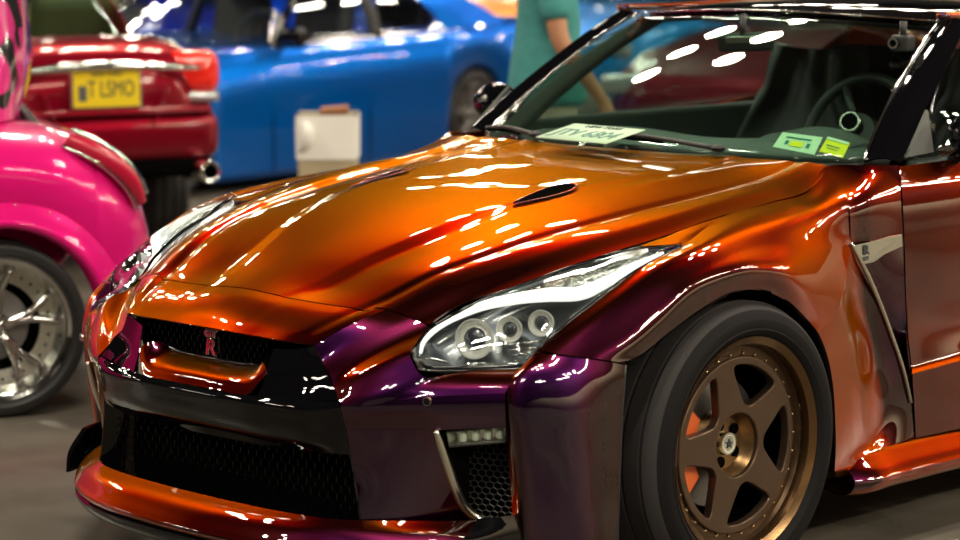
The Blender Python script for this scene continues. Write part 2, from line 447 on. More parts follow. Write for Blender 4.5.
def bumper(sd):
    top = [hf(NB), hf(.50), K(429.5, 328.5, .553), K(410, 353, .578), K(417, 370, .606), K(470, 370, .685), K(524, 368.5, .775)]
    bot = [K(315, 345, .357), K(322, 361, .375), K(330, 376, .41), K(335, 390, .435), K(340, 402, .46), K(425, 397, .64), K(505, 393, .79)]
    patch('bumper_side', bump_rows(top, bot, .008, .012), PAINT, car, 26, 90, side=sd, gap=.0004)
    # lower half of the cover
    A = [K(340, 402, .46), K(425, 397, .64), K(505, 393, .79)]
    lin = lambda P: [P[0], P[0]*.75+P[1]*.25, P[0]*.5+P[1]*.5, P[0]*.25+P[1]*.75, P[1], P[1]*.5+P[2]*.5, P[2]]
    l1 = [K(341, 408, .463), K(425, 404, .642), K(505, 400, .793)]
    l2 = [K(346, 429, .465), K(436, 430, .655), K(506, 428, .79)]
    patch('bumper_crease', [lin(A), lin(l1), lin(l2)], PAINT, car, 16, 40, bu=(), side=sd, gap=.0003)
    # inner panel beside the fog lamp recess
    L = [K(346, 429, .465), K(353, 465, .475), K(360, 510, .495), K(363, 535, .50), K(366, 552, .505)]
    Rr = [K(436, 430, .655), K(449, 465, .66), K(465, 508, .66), K(478, 522, .67), K(482, 552, .68)]
    rows = []
    for q_, (a, b) in enumerate(zip(L, Rr)):
        e_ = np.array([.010*min(1, q_), 0, 0])
        rows.append([a, a*.66+b*.34+e_, a*.33+b*.67+e_, b])
    patch('bumper_cheek', rows, PAINT, car, 30, 24, side=sd, gap=.0003)
    patch('bumper_foot', [[K(478, 522, .67), K(495, 530, .70), K(514, 536, .74)], [K(480, 536, .675), K(496, 542, .71), K(514, 548, .745)], [K(482, 552, .68), K(497, 560, .71), K(514, 566, .745)]], PAINT, car, 10, 16, side=sd, gap=.0003)
    # fog lamp recess, chrome strip, lamp
    rec = [K(436, 430, .655), K(449, 465, .66), K(465, 508, .66), K(478, 522, .67), K(514, 536, .74), K(511, 480, .775), K(506, 428, .79)]
    inn = [p+np.array([-.07, 0, 0]) for p in rec]
    V = rec+inn; n = len(rec)
    V = [v*np.array([1, sd, 1]) for v in V]
    F = [(i, (i+1) % n, (i+1) % n+n, i+n) for i in range(n)]+[tuple(range(n, 2*n))]
    mesh_obj('fog_recess', V, F, MATB, car, smooth=False)
    st = [K(438.5, 432, .66), K(449, 463, .666), K(458, 489, .666), K(467, 508, .667), K(478, 518, .68), K(495, 525, .71), K(513.5, 530, .742)]
    st = [(p+np.array([.008, .0, .004]))*np.array([1, sd, 1]) for p in st]
    tube('chrome_strip', st, [.006, .010, .0115, .012, .012, .0115, .011], SATIN, car, n=10, ns=40)
    # honeycomb
    honey('fog_mesh', K(472, 482, .70)+np.array([-.045, 0, 0]), (.22, .26), .009, car, sd, lean=(-.35, .94, .0), clip=lambda a, b: True)
    # day lamp
    dl = [K(444, 432, .67), K(503, 427, .775), K(503.5, 442, .775), K(447, 447, .675)]
    dl = [(p+np.array([-.008, 0, 0]))*np.array([1, sd, 1]) for p in dl]
    back = [p+np.array([-.03, 0, 0]) for p in dl]
    fo = mesh_obj('fog_lamp', dl+back, [(4, 5, 6, 7), (0, 1, 5, 4), (1, 2, 6, 5), (2, 3, 7, 6), (3, 0, 4, 7)], SATIN, car, smooth=False)
    mesh_obj('lens', [p*1.0 for p in dl], [(0, 1, 2, 3)], CLEAR, fo, smooth=False)
    for k in range(4):
        s = .2+.21*k
        a = dl[0]*(1-s)+dl[1]*s; b = dl[3]*(1-s)+dl[2]*s; c = (a+b)/2+np.array([-.012, 0, 0])
        box('lamp_cell', c, (.014, .016, .022), BOWL2, fo, .005)
    tube('bezel', [p+np.array([.001, 0, 0]) for p in dl], .003, PLAST, fo, n=6, closed=True)
    # parking sensor
    for (a, b, yy) in ((429, 401, .655), (319, 426, .40)):
        p = K(a, b, yy); p = p*np.array([1, sd, 1])+np.array([.006, 0, 0])
        n = Vector((.93, .35*sd, -.05)) if a > 400 else Vector((.97, .2*sd, 0))
        o = lathe('parking_sensor', [(.0001, .002), (.0065, .002), (.0068, .0), (.0085, 0), (.0088, .003), (.0098, .003), (.0102, -.004), (.0001, -.004)], GLOSSB, car, 28, mats=[GLOSSB, SATIN], fm=[0, 0, 0, 1, 1, 1, 0, 0])
        o.rotation_mode = 'QUATERNION'; o.rotation_quaternion = Vector((0, 1, 0)).rotation_difference(n); o.location = p
def honey(name, c, size, cell, parent, sd=1, lean=(0, 1, 0), clip=None, th=.0016, up=(0, 0, 1), mt=None):
    """honeycomb lattice as one thin wire mesh in the plane spanned by lean and up"""
    ex = np.array(lean, float); ex /= np.linalg.norm(ex); ez = np.array(up, float); ez -= ex*ez.dot(ex); ez /= np.linalg.norm(ez)
    bm = bmesh.new(); hw, hh = size[0]/2, size[1]/2
    r = cell; dx = r*math.sqrt(3)*1.25; dz = r*1.5
    for j in range(int(-hh/dz)-1, int(hh/dz)+2):
        for i in range(int(-hw/dx)-1, int(hw/dx)+2):
            a = i*dx+(dx/2 if j % 2 else 0); b = j*dz
            if abs(a) > hw or abs(b) > hh: continue
            p = np.array(c)+ex*a+ez*b
            if clip and not clip(a, b): continue
            vs = []
            for k in range(6):
                t = math.pi/6+k*math.pi/3
                q = np.array(c)+ex*(a+r*1.25*math.cos(t))+ez*(b+r*math.sin(t)); q = q*np.array([1, sd, 1])
                vs.append(bm.verts.new(q))
            bm.faces.new(vs)
    bmesh.ops.remove_doubles(bm, verts=bm.verts, dist=1e-4)
    me = bpy.data.meshes.new(name); bm.to_mesh(me); bm.free(); me.materials.append(mt or PLAST)
    o = bpy.data.objects.new(name, me); COL.objects.link(o); o.parent = parent
    w = o.modifiers.new('w', 'WIREFRAME'); w.thickness = th*2; w.use_even_offset = False
    return o
for sd in (1, -1): bumper(sd)

# ---- grille: gloss black surround, coloured shelf, mesh, badge
# shelf (body colour)
sh = sym_rows([[(.868, 0, .560), (.868, .12, .560), (.868, .17, .566), (.885, .20, .585)],
               [(.905, 0, .553), (.905, .12, .553), (.905, .18, .559), (.908, .215, .585)],
               [(.940, 0, .535), (.938, .12, .535), (.933, .19, .538), (.915, .235, .575)],
               [(.952, 0, .508), (.951, .12, .508), (.945, .20, .510), (.920, .245, .565)]])
patch('grille_shelf', sh, PAINT, car, 24, 60, bv=(), ref=(.8, 0, .2))
# black gloss front beam under the shelf
bm_ = sym_rows([[(.953, 0, .507), (.952, .12, .507), (.946, .20, .509), (.936, .27, .513), (.918, .36, .515), tuple(K(339, 402, .455))],
                [(.965, 0, .497), (.963, .12, .497), (.956, .22, .497), (.943, .30, .497), (.924, .38, .497), tuple(K(341, 408, .463))],
                [(.962, 0, .470), (.960, .12, .470), (.953, .22, .469), (.940, .30, .468), (.920, .38, .466), tuple(K(344, 420, .465))],
                [(.950, 0, .425), (.948, .12, .425), (.941, .22, .424), (.929, .30, .424), (.912, .38, .424), tuple(K(348, 440, .468))],
                [(.915, 0, .385), (.913, .12, .385), (.908, .22, .385), (.898, .30, .386), (.888, .38, .39), tuple(K(351, 455, .470))]])
patch('bumper_beam', bm_, GLOSSB, car, 34, 90, gap=.0002)
# slanting black wings of the surround between shelf and body edge
for sd in (1, -1):
    outer = [K(315, 346, .357), K(321, 360, .375), K(328, 374, .40), K(334, 388, .43), K(339.5, 401, .455)]
    inner = [np.array((.905, .25, .62)), np.array((.915, .245, .59)), np.array((.922, .243, .56)), np.array((.935, .24, .53)), np.array((.946, .235, .510))]
    patch('grille_surround', [outer, [(a+b)/2+np.array([-.006, 0, -.004]) for a, b in zip(outer, inner)], inner], GLOSSB, car, 16, 24, side=sd, gap=.0002, ref=(.7, 0, .5))
    # deep side wall of the lower mouth
    o1 = [K(349, 440, .467), K(354, 470, .476), K(360, 510, .493), K(364, 545, .50)]
    i1 = [p+np.array([-.03, -.035, 0]) for p in o1]; i2 = [p+np.array([-.10, -.06, 0]) for p in o1]
    patch('mouth_side', [o1, i1, i2], GLOSSB, car, 12, 24, side=sd, gap=.0002, ref=(.7, 0, .5))
# upper opening: dark box and honeycomb, chrome lower lip
mesh_obj('grille_cavity', [(.80, -.36, .655), (.80, .36, .655), (.80, .34, .50), (.80, -.34, .50), (.885, -.26, .54), (.885, .26, .54), (.865, -.33, .635), (.865, .33, .635)], [(0, 1, 2, 3), (3, 2, 5, 4), (0, 3, 4, 6), (1, 7, 5, 2)], MATB, car, smooth=False)
honey('upper_grille_mesh', (.868, 0, .602), (.54, .085), .0105, car, mt=GLOSSB, th=.001)
g1 = [(.872, y, .562+.02*(abs(y)/.26)**3) for y in np.linspace(-.26, .26, 21)]
tube('grille_lip', g1, .0045, GLOSSB, car, n=8)
# lower mouth
mesh_obj('mouth_cavity', [(.78, -.50, .42), (.78, .50, .42), (.78, .50, .18), (.78, -.50, .18), (.86, -.38, .415), (.86, .38, .415)], [(0, 1, 2, 3), (0, 4, 5, 1)], MATB, car, smooth=False)
honey('lower_grille_mesh', (.84, 0, .30), (.90, .20), .014, car, mt=GLOSSB, th=.0012)
# badge
bc = Vector((.895, 0.0, .600)); FM = lambda o, s=1: frame(o, (0, 1, 0), (0, 0, 1))
bx = Vector((0, 1, 0)); up = Vector((-.12, 0, 1))
bd = box('front_badge', (.870, 0, .600), (.02, .036, .046), GLOSSB, car, .004)
for s_, sz, z, sxx, nm in (('GT', .026, .627, 1.35, 'letters_gt'), ('R', .052, .592, 1.2, 'letter_r')):
    M1 = frame((.888, 0, z), bx, up); o = text(nm, s_, sz, CHROME, car, M1, .0025, .001, sxx, .0018)
    M2 = frame((.8915, 0, z), bx, up); o = text(nm, s_, sz*.98, RED if s_ == 'R' else RED, car, M2, .001, 0, sxx, .0004)

# ---- splitter
sp_mid = [(1.015, 0), (1.010, .15), (.995, .30), (.965, .42), (.91, .54), (.84, .64), (.775, .71), (.70, .765)]
sp_in = [(.945, 0), (.942, .15), (.930, .30), (.905, .42), (.86, .50), (.79, .58), (.735, .64), (.66, .70)]
rows = []
rows.append([(a, b, .245-.0*i) for i, (a, b) in enumerate(sp_in)])
rows.append([((a*.5+c*.5), (b*.5+d_*.5), .222) for (a, b), (c, d_) in zip(sp_in, sp_mid)])
rows.append([(a-.008, b, .184) for (a, b) in sp_mid])
rows.append([(a, b, .170) for (a, b) in sp_mid])
rows.append([(a-.006, b, .160) for (a, b) in sp_mid])
rows.append([(a-.10, b-.02 if b > .02 else b, .160) for (a, b) in sp_mid])
patch('splitter', sym_rows(rows), PAINT, car, 36, 90, bu=(4,), ref=(.6, 0, .19))
rows = [[(a-.012, b, .157) for (a, b) in sp_mid], [(a-.002, b, .152) for (a, b) in sp_mid], [(a-.012, b, .128) for (a, b) in sp_mid], [(a-.12, b-.02 if b > .02 else b, .126) for (a, b) in sp_mid]]
patch('splitter_blade', sym_rows(rows), GLOSSB, car, 16, 90, ref=(.6, 0, .14))
for sd in (1, -1):
    e = [[(.80, .735, .16), (.70, .775, .16), (.60, .80, .16)], [(.785, .745, .21), (.70, .785, .21), (.60, .81, .21)], [(.73, .752, .27), (.68, .78, .27), (.60, .80, .27)]]
    patch('splitter_end_plate', e, GLOSSB, car, 12, 16, side=sd, ref=(.5, 0, .2), thick=.012)

# ---- outer bumper corner in front of the wheel
for sd in (1, -1):
    # columns from the inner turned edge round to the wheel arch, rows downwards
    c0 = [K(536, 352, .81), K(514, 376, .795), K(505, 396, .785), K(507, 440, .78), K(511, 490, .775), K(514, 545, .77), K(515, 570, .765)]
    c1 = [K(541, 353, .822), K(523, 372, .815), K(514, 398, .81), K(516, 440, .81), K(519, 490, .805), K(522, 545, .80), K(523, 570, .795)]
    c2 = [K(560, 356, .862), K(552, 375, .868), K(546, 400, .868), K(546, 445, .868), K(548, 495, .865), K(550, 545, .86), K(551, 570, .855)]
    c3 = [K(585, 359, .900), K(582, 378, .908), K(578, 402, .912), K(577, 450, .913), K(577, 497, .912), K(578, 545, .908), K(578, 570, .905)]
    c4 = [K(606, 361.5, .920), K(604, 380, .927), K(602, 405, .930), K(600, 452, .932), K(599, 500, .932), K(598, 545, .93), K(598, 570, .925)]
    c5 = [K(625, 365, .932), K(624, 382, .935), K(622, 408, .936), K(620, 455, .937), K(618, 502, .937), K(617, 545, .935), K(617, 570, .932)]
    cm = [p+np.array([-.06, -.02, 0]) for p in c0]
    patch('bumper_corner', [cm, c0, c1, c2, c3, c4, c5], PAINT, car, 50, 40, bu=(1,), side=sd, gap=.0004)
    ci = [p+np.array([-.02, -.05, 0]) for p in c5]
    patch('arch_return', [c5, ci], PLAST, car, 3, 24, side=sd, edge=0)

# ---- front fenders
Tp = [(537, 350, .812), (572, 320, .82), (610, 291, .826), (645, 265.5, .829), (681, 246.5, .829), (725, 216, .757), (773, 203, .757), (807, 193, .752)]
def fender(sd):
    cols = [
        [K(537, 350, .812), K(560, 354, .86), K(585, 357.5, .90), K(606, 360, .921), K(625, 363.5, .933)],
        [K(572, 320, .822), K(598, 322, .876), K(618, 333, .910), K(631, 344, .930), K(640, 357, .935)],
        [K(610, 291, .832), K(636, 291, .885), K(652, 305, .915), K(660, 321, .933), K(664, 338, .935)],
        [K(645, 265.5, .836), K(672, 264, .887), K(688, 276, .917), K(694, 291, .935), K(697, 313, .936)],
        [K(681, 246.5, .829), K(706, 246, .882), K(723, 258, .912), K(731, 274, .936), K(734, 293, .937)],
        [K(725, 215.5, .757), K(748, 228, .86), K(757, 247, .900), K(762, 269, .936), K(763, 291, .937)],
        [K(773, 202.5, .757), K(787, 219, .856), K(790, 243, .893), K(789, 275, .935), K(786, 301, .936)],
        [K(807, 192.5, .752), K(820, 213, .843), K(822, 245, .872), K(812, 293, .922), K(805, 319, .934)],
        [K(829, 165.5, .705), K(848, 203, .834), K(851, 243, .846), K(838, 308, .895), K(818, 335, .932)],
        [K(862, 165, .775), K(870, 200, .842), K(873, 241, .850), K(856, 315, .875), K(827, 358, .933)]]
    patch('front_fender', cols, PAINT, car, 90, 60, side=sd, gap=.0004, crop=(0, 8))
    fl = [[K(641, 245.5, .735), K(662, 238, .742), K(690, 227, .750), K(725, 215.5, .757)],
          [K(648, 247.5, .765), K(672, 242, .788), K(697, 231.5, .785), K(726, 216.5, .764)],
          [K(651, 249, .785), K(681, 247, .829), K(705, 233, .80), K(727, 217.5, .768)]]
    patch('fender_shoulder', fl, PAINT, car, 14, 30, side=sd, gap=.0008)
    # behind the wheel, sweeping back to the vent fin
    fan = [
        [K(822, 245, .872), K(819, 270, .90), K(812, 293, .922), K(805, 319, .934)],
        [K(851, 243, .846), K(845, 275, .866), K(838, 308, .895), K(818, 335, .932)],
        [K(866, 272, .850), K(857, 300, .853), K(846, 335, .890), K(827, 358, .933)],
        [K(880, 303, .864), K(869, 330, .852), K(853, 362, .890), K(832, 385, .934)],
        [K(893, 337, .876), K(878, 360, .856), K(857, 392, .892), K(834, 412, .934)],
        [K(904, 370, .887), K(885, 392, .868), K(860, 420, .898), K(835, 440, .934)],
        [K(911, 402, .893), K(888, 424, .880), K(862, 446, .905), K(835, 459, .934)],
        [K(914, 437, .900), K(890, 446, .898), K(865, 457, .915), K(834, 472, .934)]]
    patch('fender_rear', fan, PAINT, car, 60, 40, side=sd, gap=.0004, crop=(1, 7))
    # upper plate from the hood corner to the door
    up_ = [[K(807, 192.5, .752), K(820, 213, .843), K(822, 245, .872)], [K(829, 165.5, .705), K(848, 203, .834), K(851, 243, .846)],
           [K(862, 165, .775), K(870, 200, .842), K(872, 241, .850)],
           [K(899, 165, .815), K(901, 198, .845), K(903, 237, .855)]]
    patch('fender_top_plate', up_, PAINT, car, 30, 40, side=sd, gap=.0006, crop=(1, 3))
    # recessed panel behind the fin
    rec = [[K(853, 246, .812), K(878, 242, .830), K(903, 238, .853)],
           [K(868, 278, .822), K(886, 276, .842), K(904, 274, .862)],
           [K(884, 310, .836), K(895, 309, .852), K(905.5, 308, .866)],
           [K(899, 345, .850), K(903, 345, .862), K(907, 344, .876)],
           [K(909, 390, .872), K(911, 390, .878), K(912.5, 390, .886)]]
    patch('vent_panel', rec, PAINT, car, 30, 20, side=sd, gap=.0004)
    # chrome fin: flat plate on top, narrow blade running down
    fin = [K(851.5, 243, .852), K(866, 271, .860), K(880, 303, .870), K(893, 338, .883), K(904, 371, .893), K(911.5, 403, .898)]
    fin = [p*np.array([1, sd, 1]) for p in fin]
    tube('vent_fin', fin, [.0035, .006, .0055, .005, .0045, .003], SATIN, car, n=8, ns=40)
    pl = [K(852, 246, .847), K(902, 234.5, .864), K(902.5, 246, .864), K(885, 254, .857), K(874, 262, .852), K(861, 265, .850)]
    pl = [p*np.array([1, sd, 1]) for p in pl]; pi = [p-np.array([0, .008*sd, 0]) for p in pl]
    n = len(pl)
    mesh_obj('vent_plate', pl+pi, [tuple(range(n)), tuple(range(2*n-1, n-1, -1))]+[(i, (i+1) % n, (i+1) % n+n, i+n) for i in range(n)], SATIN, car, smooth=False)
    exx = Vector(pl[1]-pl[0]).normalized()*1.0; c = K(866, 252, .8535)*np.array([1, sd, 1])
    if sd < 0: exx = -exx
    nn = exx.cross(Vector((0, 0, 1))).normalized()
    M1 = frame(Vector(c)-nn*0+Vector((0, .001*sd, .004)), exx, (0, 0, 1))
    text('side_badge_letter', 'R', .034, INK, car, M1, .0008, 0, 1.0, .001)
    M1 = frame(Vector(c)+Vector((0, .001*sd, -.018)), exx, (0, 0, 1))
    text('side_badge_letters', 'GT', .013, INK, car, M1, .0008, 0, 1.3, .0004)
    # arch liner and return lip
    arch = [K(625, 363.5, .933), K(640, 357, .935), K(664, 338, .935), K(697, 313, .936), K(734, 293, .937), K(763, 291, .937), K(786, 301, .936), K(805, 319, .934), K(818, 335, .932), K(827, 358, .933), K(832, 385, .934), K(834, 412, .934), K(835, 440, .934), K(834, 472, .934)]
    a2 = [p+np.array([0, -.025, .0]) for p in arch]; a3 = []
    for p in a2:
        v = p-np.array([0, p[1], .34]); v /= np.linalg.norm(v); a3.append(p+v*.01-np.array([0, .35, 0]))
    patch('wheel_arch_liner', [arch, a2, a3], MATB, car, 8, 60, side=sd, edge=0, ref=(0, 3*sd, 5))
for sd in (1, -1): fender(sd)

# ---- doors and the body behind
dl = [(899, 166, .815), (900, 183, .835), (901.5, 205, .850), (903, 237, .857), (905, 300, .868), (908, 345, .879), (910.5, 368, .884), (911, 374, .900), (913, 405, .898), (914.5, 439, .897)]
d0 = [K(*q) for q in dl]
SH = np.array([0, 0, 0])
def door_rows(sd):
    cols = []
    for k, (dx, dw, dz) in enumerate([(-.004, 0, 0), (-.25, .012, .004), (-.55, .016, .008), (-.85, .012, .012), (-1.15, .004, .02)]):
        c = []
        for i, p in enumerate(d0):
            q = p+np.array([dx, dw*(1 if i > 0 else .5), dz*(1-i/9)])
            if i in (5,): q[1] -= .008*min(1, k)
            if i in (6, 7): q[2] += .012*k
            c.append(q)
        cols.append(c)
    return cols
for sd in (1, -1):
    patch('door', door_rows(sd), PAINT, car, 60, 70, bv=(6, 7), side=sd, gap=.002)
    ends = door_rows(1)[-1]
    q = []
    for (dx, dw, dz, zl) in [(-.004, 0, 0, 0), (-.30, .02, .03, 0), (-.47, .03, .05, .30), (-.62, .03, .06, .43), (-.80, .03, .07, .47), (-.98, .03, .07, .43), (-1.13, .02, .06, .28), (-1.35, -.02, .02, .05), (-1.62, -.12, -.04, .12), (-1.72, -.22, -.08, .16)]:
        c = []
        for i, p in enumerate(ends):
            f = i/9; z = p[2]+dz*(1-f); lo = ends[-1][2]+zl; z = lo+(z-lo)*1.0 if zl == 0 else lo+(ends[0][2]+dz-lo)*(p[2]-ends[-1][2])/(ends[0][2]-ends[-1][2])
            c.append(np.array([p[0]+dx, p[1]+dw, z]))
        q.append(c)
    patch('rear_quarter', q, PAINT, car, 60, 30, side=sd, gap=.002, ref=(-3, 0, .5))
    # sill skirt with upward blade
    xs = [-.43, -.46, -.60, -.9, -1.4, -1.9, -2.25]
    rows = []
    for i, x in enumerate(xs):
        s = 0 if i else -.02
        rows.append([(x, .885+s, .262), (x, .905+s, .252), (x, .915+s, .243), (x, .948+s, .212), (x, .958+s, .192), (x, .950+s, .176), (x, .80, .17)])
    patch('side_skirt', rows, PAINT, car, 40, 30, bv=(2,), side=sd, ref=(-1, 0, .22))
    patch('sill_panel', [[K(836, 462, .922), K(836, 470, .93), K(836, 478, .905)], [K(878, 449, .90), K(878, 456, .905), K(878, 468, .90)], [K(916, 440, .893), K(916, 446, .90), K(916, 456, .90)], [np.array((-1.9, .893, .29)), np.array((-1.9, .90, .27)), np.array((-1.9, .90, .24))]], PAINT, car, 30, 10, side=sd)
# underbody and rear end
box('underbody', (-1.45, 0, .30), (3.6, 1.25, .26), MATB, car, .05)
box('dark_inner_block', (.15, 0, .52), (.95, .9, .36), MATB, car, .08)  # black block added under the panels to keep the inside dark
rr = []
for x, w, z in [(-3.0, .62, 1.08), (-3.3, .66, 1.03), (-3.55, .66, 1.01), (-3.68, .62, .98), (-3.73, .60, .90), (-3.74, .62, .6), (-3.70, .62, .35), (-3.55, .60, .25)]:
    rr.append([(x, 0, z+.02), (x, w*.5, z+.015), (x+.02, w, z), (x+.10, w+.13, z-.02)])
patch('rear_body', sym_rows(rr), PAINT, car, 40, 40, ref=(-2.8, 0, .6))

# ---- greenhouse
wbN = K(862, 162, .70); wtN = K(938, 22, .56)
def ws(t, c):
    """windshield point, t up the glass, c across -1..1"""
    a = abs(c); lo = np.array([-.57-.11*a**2.4*1.0, .70*c, .985-.012*a**2]); hi = np.array([-1.235-.07*a**2, .56*c, 1.345-.022*a**2])
    lo = lo*(1-a**6)+np.array([wbN[0], wbN[1]*np.sign(c), wbN[2]])*a**6
    hi = hi*(1-a**6)+np.array([wtN[0], wtN[1]*np.sign(c), wtN[2]])*a**6
    p = lo*(1-t)+hi*t; p = p+np.array([.35, 0, .62])*.035*4*t*(1-t)
    return p
cs = np.linspace(-1, 1, 41)
surf('windshield', [[ws(t, c) for c in cs] for t in np.linspace(0, 1, 16)], GLASS, car, edge=0, thick=.005)
# black printed border round the glass
bord = []
for c in cs: bord.append([ws(t, c)+np.array([-.004, 0, -.008]) for t in (-.02, .0, .035)])
surf('cowl_band', bord, PLAST, car, edge=0, thick=.003)
bord = []
for c in cs: bord.append([ws(t, c)+np.array([-.006, 0, -.012]) for t in (.955, 1.0)])
surf('sun_band', bord, PBLACK, car, edge=0, thick=.003)
tube('windshield_trim', [ws(t, 1.0)+np.array([.0, .004, .004]) for t in np.linspace(0, 1, 20)], .0045, CHROME, car, n=8)
tube('windshield_trim', [ws(t, -1.0)+np.array([.0, -.004, .004]) for t in np.linspace(0, 1, 20)], .0045, CHROME, car, n=8)
tube('windshield_trim', [ws(1.0, c)+np.array([0, 0, .003]) for c in np.linspace(-1, 1, 30)], .003, CHROME, car, n=6)
# cowl panel between hood and glass
surf('cowl', [[np.array([-.60, c*.70, .972-.0*c*c])*(1) + np.array([0, 0, .0]) for c in cs], [ws(0, c)+np.array([-.03, 0, -.02]) for c in cs]], PLAST, car, edge=0, ref=(-.5, 0, .5))
# pillars
pr = [K(901, 162, .805), K(918, 126, .775), K(935, 91, .740), K(956, 46, .690), K(968, 22, .655)]
for sd in (1, -1):
    pl_ = [ws(t, 1.0)+np.array([0, .006, .001]) for t in (0, .3, .55, .85, 1.0)]
    mid = [(a+b)/2+np.array([.012, .012, .012]) for a, b in zip(pl_, pr)]
    inn = [ws(t, .93)+np.array([-.05, 0, -.05]) for t in (0, .3, .55, .85, 1.0)]
    patch('a_pillar', [pl_, mid, pr], PBLACK, car, 14, 40, side=sd, ref=(-1.2, 0, 1), gap=0)
    patch('pillar_trim', [[a+np.array([-.012, -.008, -.012]) for a in pl_], [a+np.array([-.06, -.022, -.02]) for a in pl_], [a+np.array([-.125, -.012, -.02]) for a in pl_]], DGREY, car, 10, 30, side=sd, ref=(-1.2, 0, 1), edge=0)
    # side window, quarter trim, frame
    low = [K(903, 160, .808), (-1.0, .80, .985), (-1.4, .80, .995), (-1.9, .79, 1.01), (-2.25, .76, 1.03)]
    hig = [pr[2], (-1.25, .655, 1.26), (-1.55, .615, 1.315), (-1.95, .60, 1.315), (-2.45, .61, 1.24)]
    mid2 = [(np.array(a)+np.array(b))/2+np.array([0, .02, 0]) for a, b in zip(low, hig)]
    patch('side_window', [low, mid2, hig], SGLASS, car, 12, 40, side=sd, edge=0, thick=.004, ref=(-1.6, 0, 1.1))
    tri = [K(908, 157, .812), K(934, 152, .812), K(928, 110, .785)]
    tri = [p*np.array([1, sd, 1]) for p in tri]; tr2 = [p-np.array([0, .01*sd, 0]) for p in tri]
    mesh_obj('window_quarter_trim', tri+tr2, [(0, 1, 2), (5, 4, 3), (0, 3, 4, 1), (1, 4, 5, 2), (2, 5, 3, 0)], DGREY, car, smooth=False)
    rail = [K(939, 16, .60), (-1.5, .585, 1.342), (-1.9, .575, 1.345), (-2.4, .58, 1.29), (-2.9, .62, 1.15), (-3.2, .66, 1.06)]
    rail = [np.array(p)*np.array([1, sd, 1]) for p in rail]
    tube('roof_rail', rail, [.010, .014, .018, .026, .036, .045], PAINT, car, n=14, ns=40)
    bp = [(-2.25, .77, 1.02), (-2.45, .62, 1.23)]
    patch('rear_pillar', [[(-2.25, .77, 1.02), (-2.33, .70, 1.14), (-2.45, .62, 1.25)], [(-2.7, .76, 1.03), (-2.7, .70, 1.12), (-2.7, .63, 1.20)], [(-3.1, .72, 1.04), (-3.1, .70, 1.06), (-3.1, .66, 1.08)]], PAINT, car, 20, 20, side=sd, ref=(-2.6, 0, 1))
roof = []
for x, z, w in [(-1.245, 1.347, .56), (-1.32, 1.357, .57), (-1.6, 1.372, .57), (-2.0, 1.365, .57), (-2.4, 1.32, .57), (-2.55, 1.285, .57)]:
    roof.append([(x, 0, z), (x-.01, w*.5, z-.006), (x-.05 if x > -1.4 else x, w*.9, z-.02), (x-.07 if x > -1.4 else x, w+.02, z-.03)])
patch('roof', sym_rows(roof), GLOSSB, car, 40, 60, ref=(-1.9, 0, .8), thick=.03)
patch('rear_window', sym_rows([[(-2.55, 0, 1.285), (-2.55, .55, 1.26)], [(-3.1, 0, 1.10), (-3.1, .62, 1.07)]]), SGLASS, car, 10, 20, edge=0, ref=(-2.9, 0, .8))
# wipers
def wiper(pts, nm='wiper'):
    o = tube(nm, pts, [.007, .006, .004], PLAST, car, n=8, ns=20)
    return o
for (p0, p1, yb) in (((-.595, .34, 1.0), (-.66, -.27, 1.012), 0), ((-.60, -.35, 1.0), (-.69, -.64, 1.0), 0)):
    a = np.array(p0); b = np.array(p1); mid_ = (a+b)/2+np.array([.02, 0, .012])
    w_ = wiper([a, mid_, b])
    tube('wiper_blade', [a*.62+b*.38+np.array([-.012, 0, -.004]), (a*.3+b*.7)+np.array([-.01, 0, -.002]), b+np.array([-.01, 0, -.004])], .006, MATB, w_, n=6, ns=10)
    box('wiper_hinge', a, (.035, .035, .02), PLAST, w_, .012)

# door mirrors
for sd in (1, -1):
    c = np.array([-1.0, .90*sd, 1.045])
    bm2 = bmesh.new(); bmesh.ops.create_uvsphere(bm2, u_segments=28, v_segments=18, radius=1)
    for v in bm2.verts:
        x, y, z = v.co
        k = 1-.25*max(0, x)
        v.co = Vector(((x*.075 if x > 0 else x*.04), y*.098*k, z*.066*k))
    me = bpy.data.meshes.new('door_mirror'); bm2.to_mesh(me); bm2.free(); me.materials.append(GLOSSB)
    me.polygons.foreach_set('use_smooth', [True]*len(me.polygons))
    mo = bpy.data.objects.new('door_mirror', me); COL.objects.link(mo); mo.parent = car; mo.location = c
    tube('mirror_stalk', [np.array([-.02, -.10*sd, -.08]), np.array([0, -.07*sd, -.065]), np.array([0, -.03*sd, -.04])], [.018, .016, .022], GLOSSB, mo, n=10, ns=10)
    box('mirror_glass', (-.043, 0, 0), (.008, .14, .09), CHROME, mo, .003)

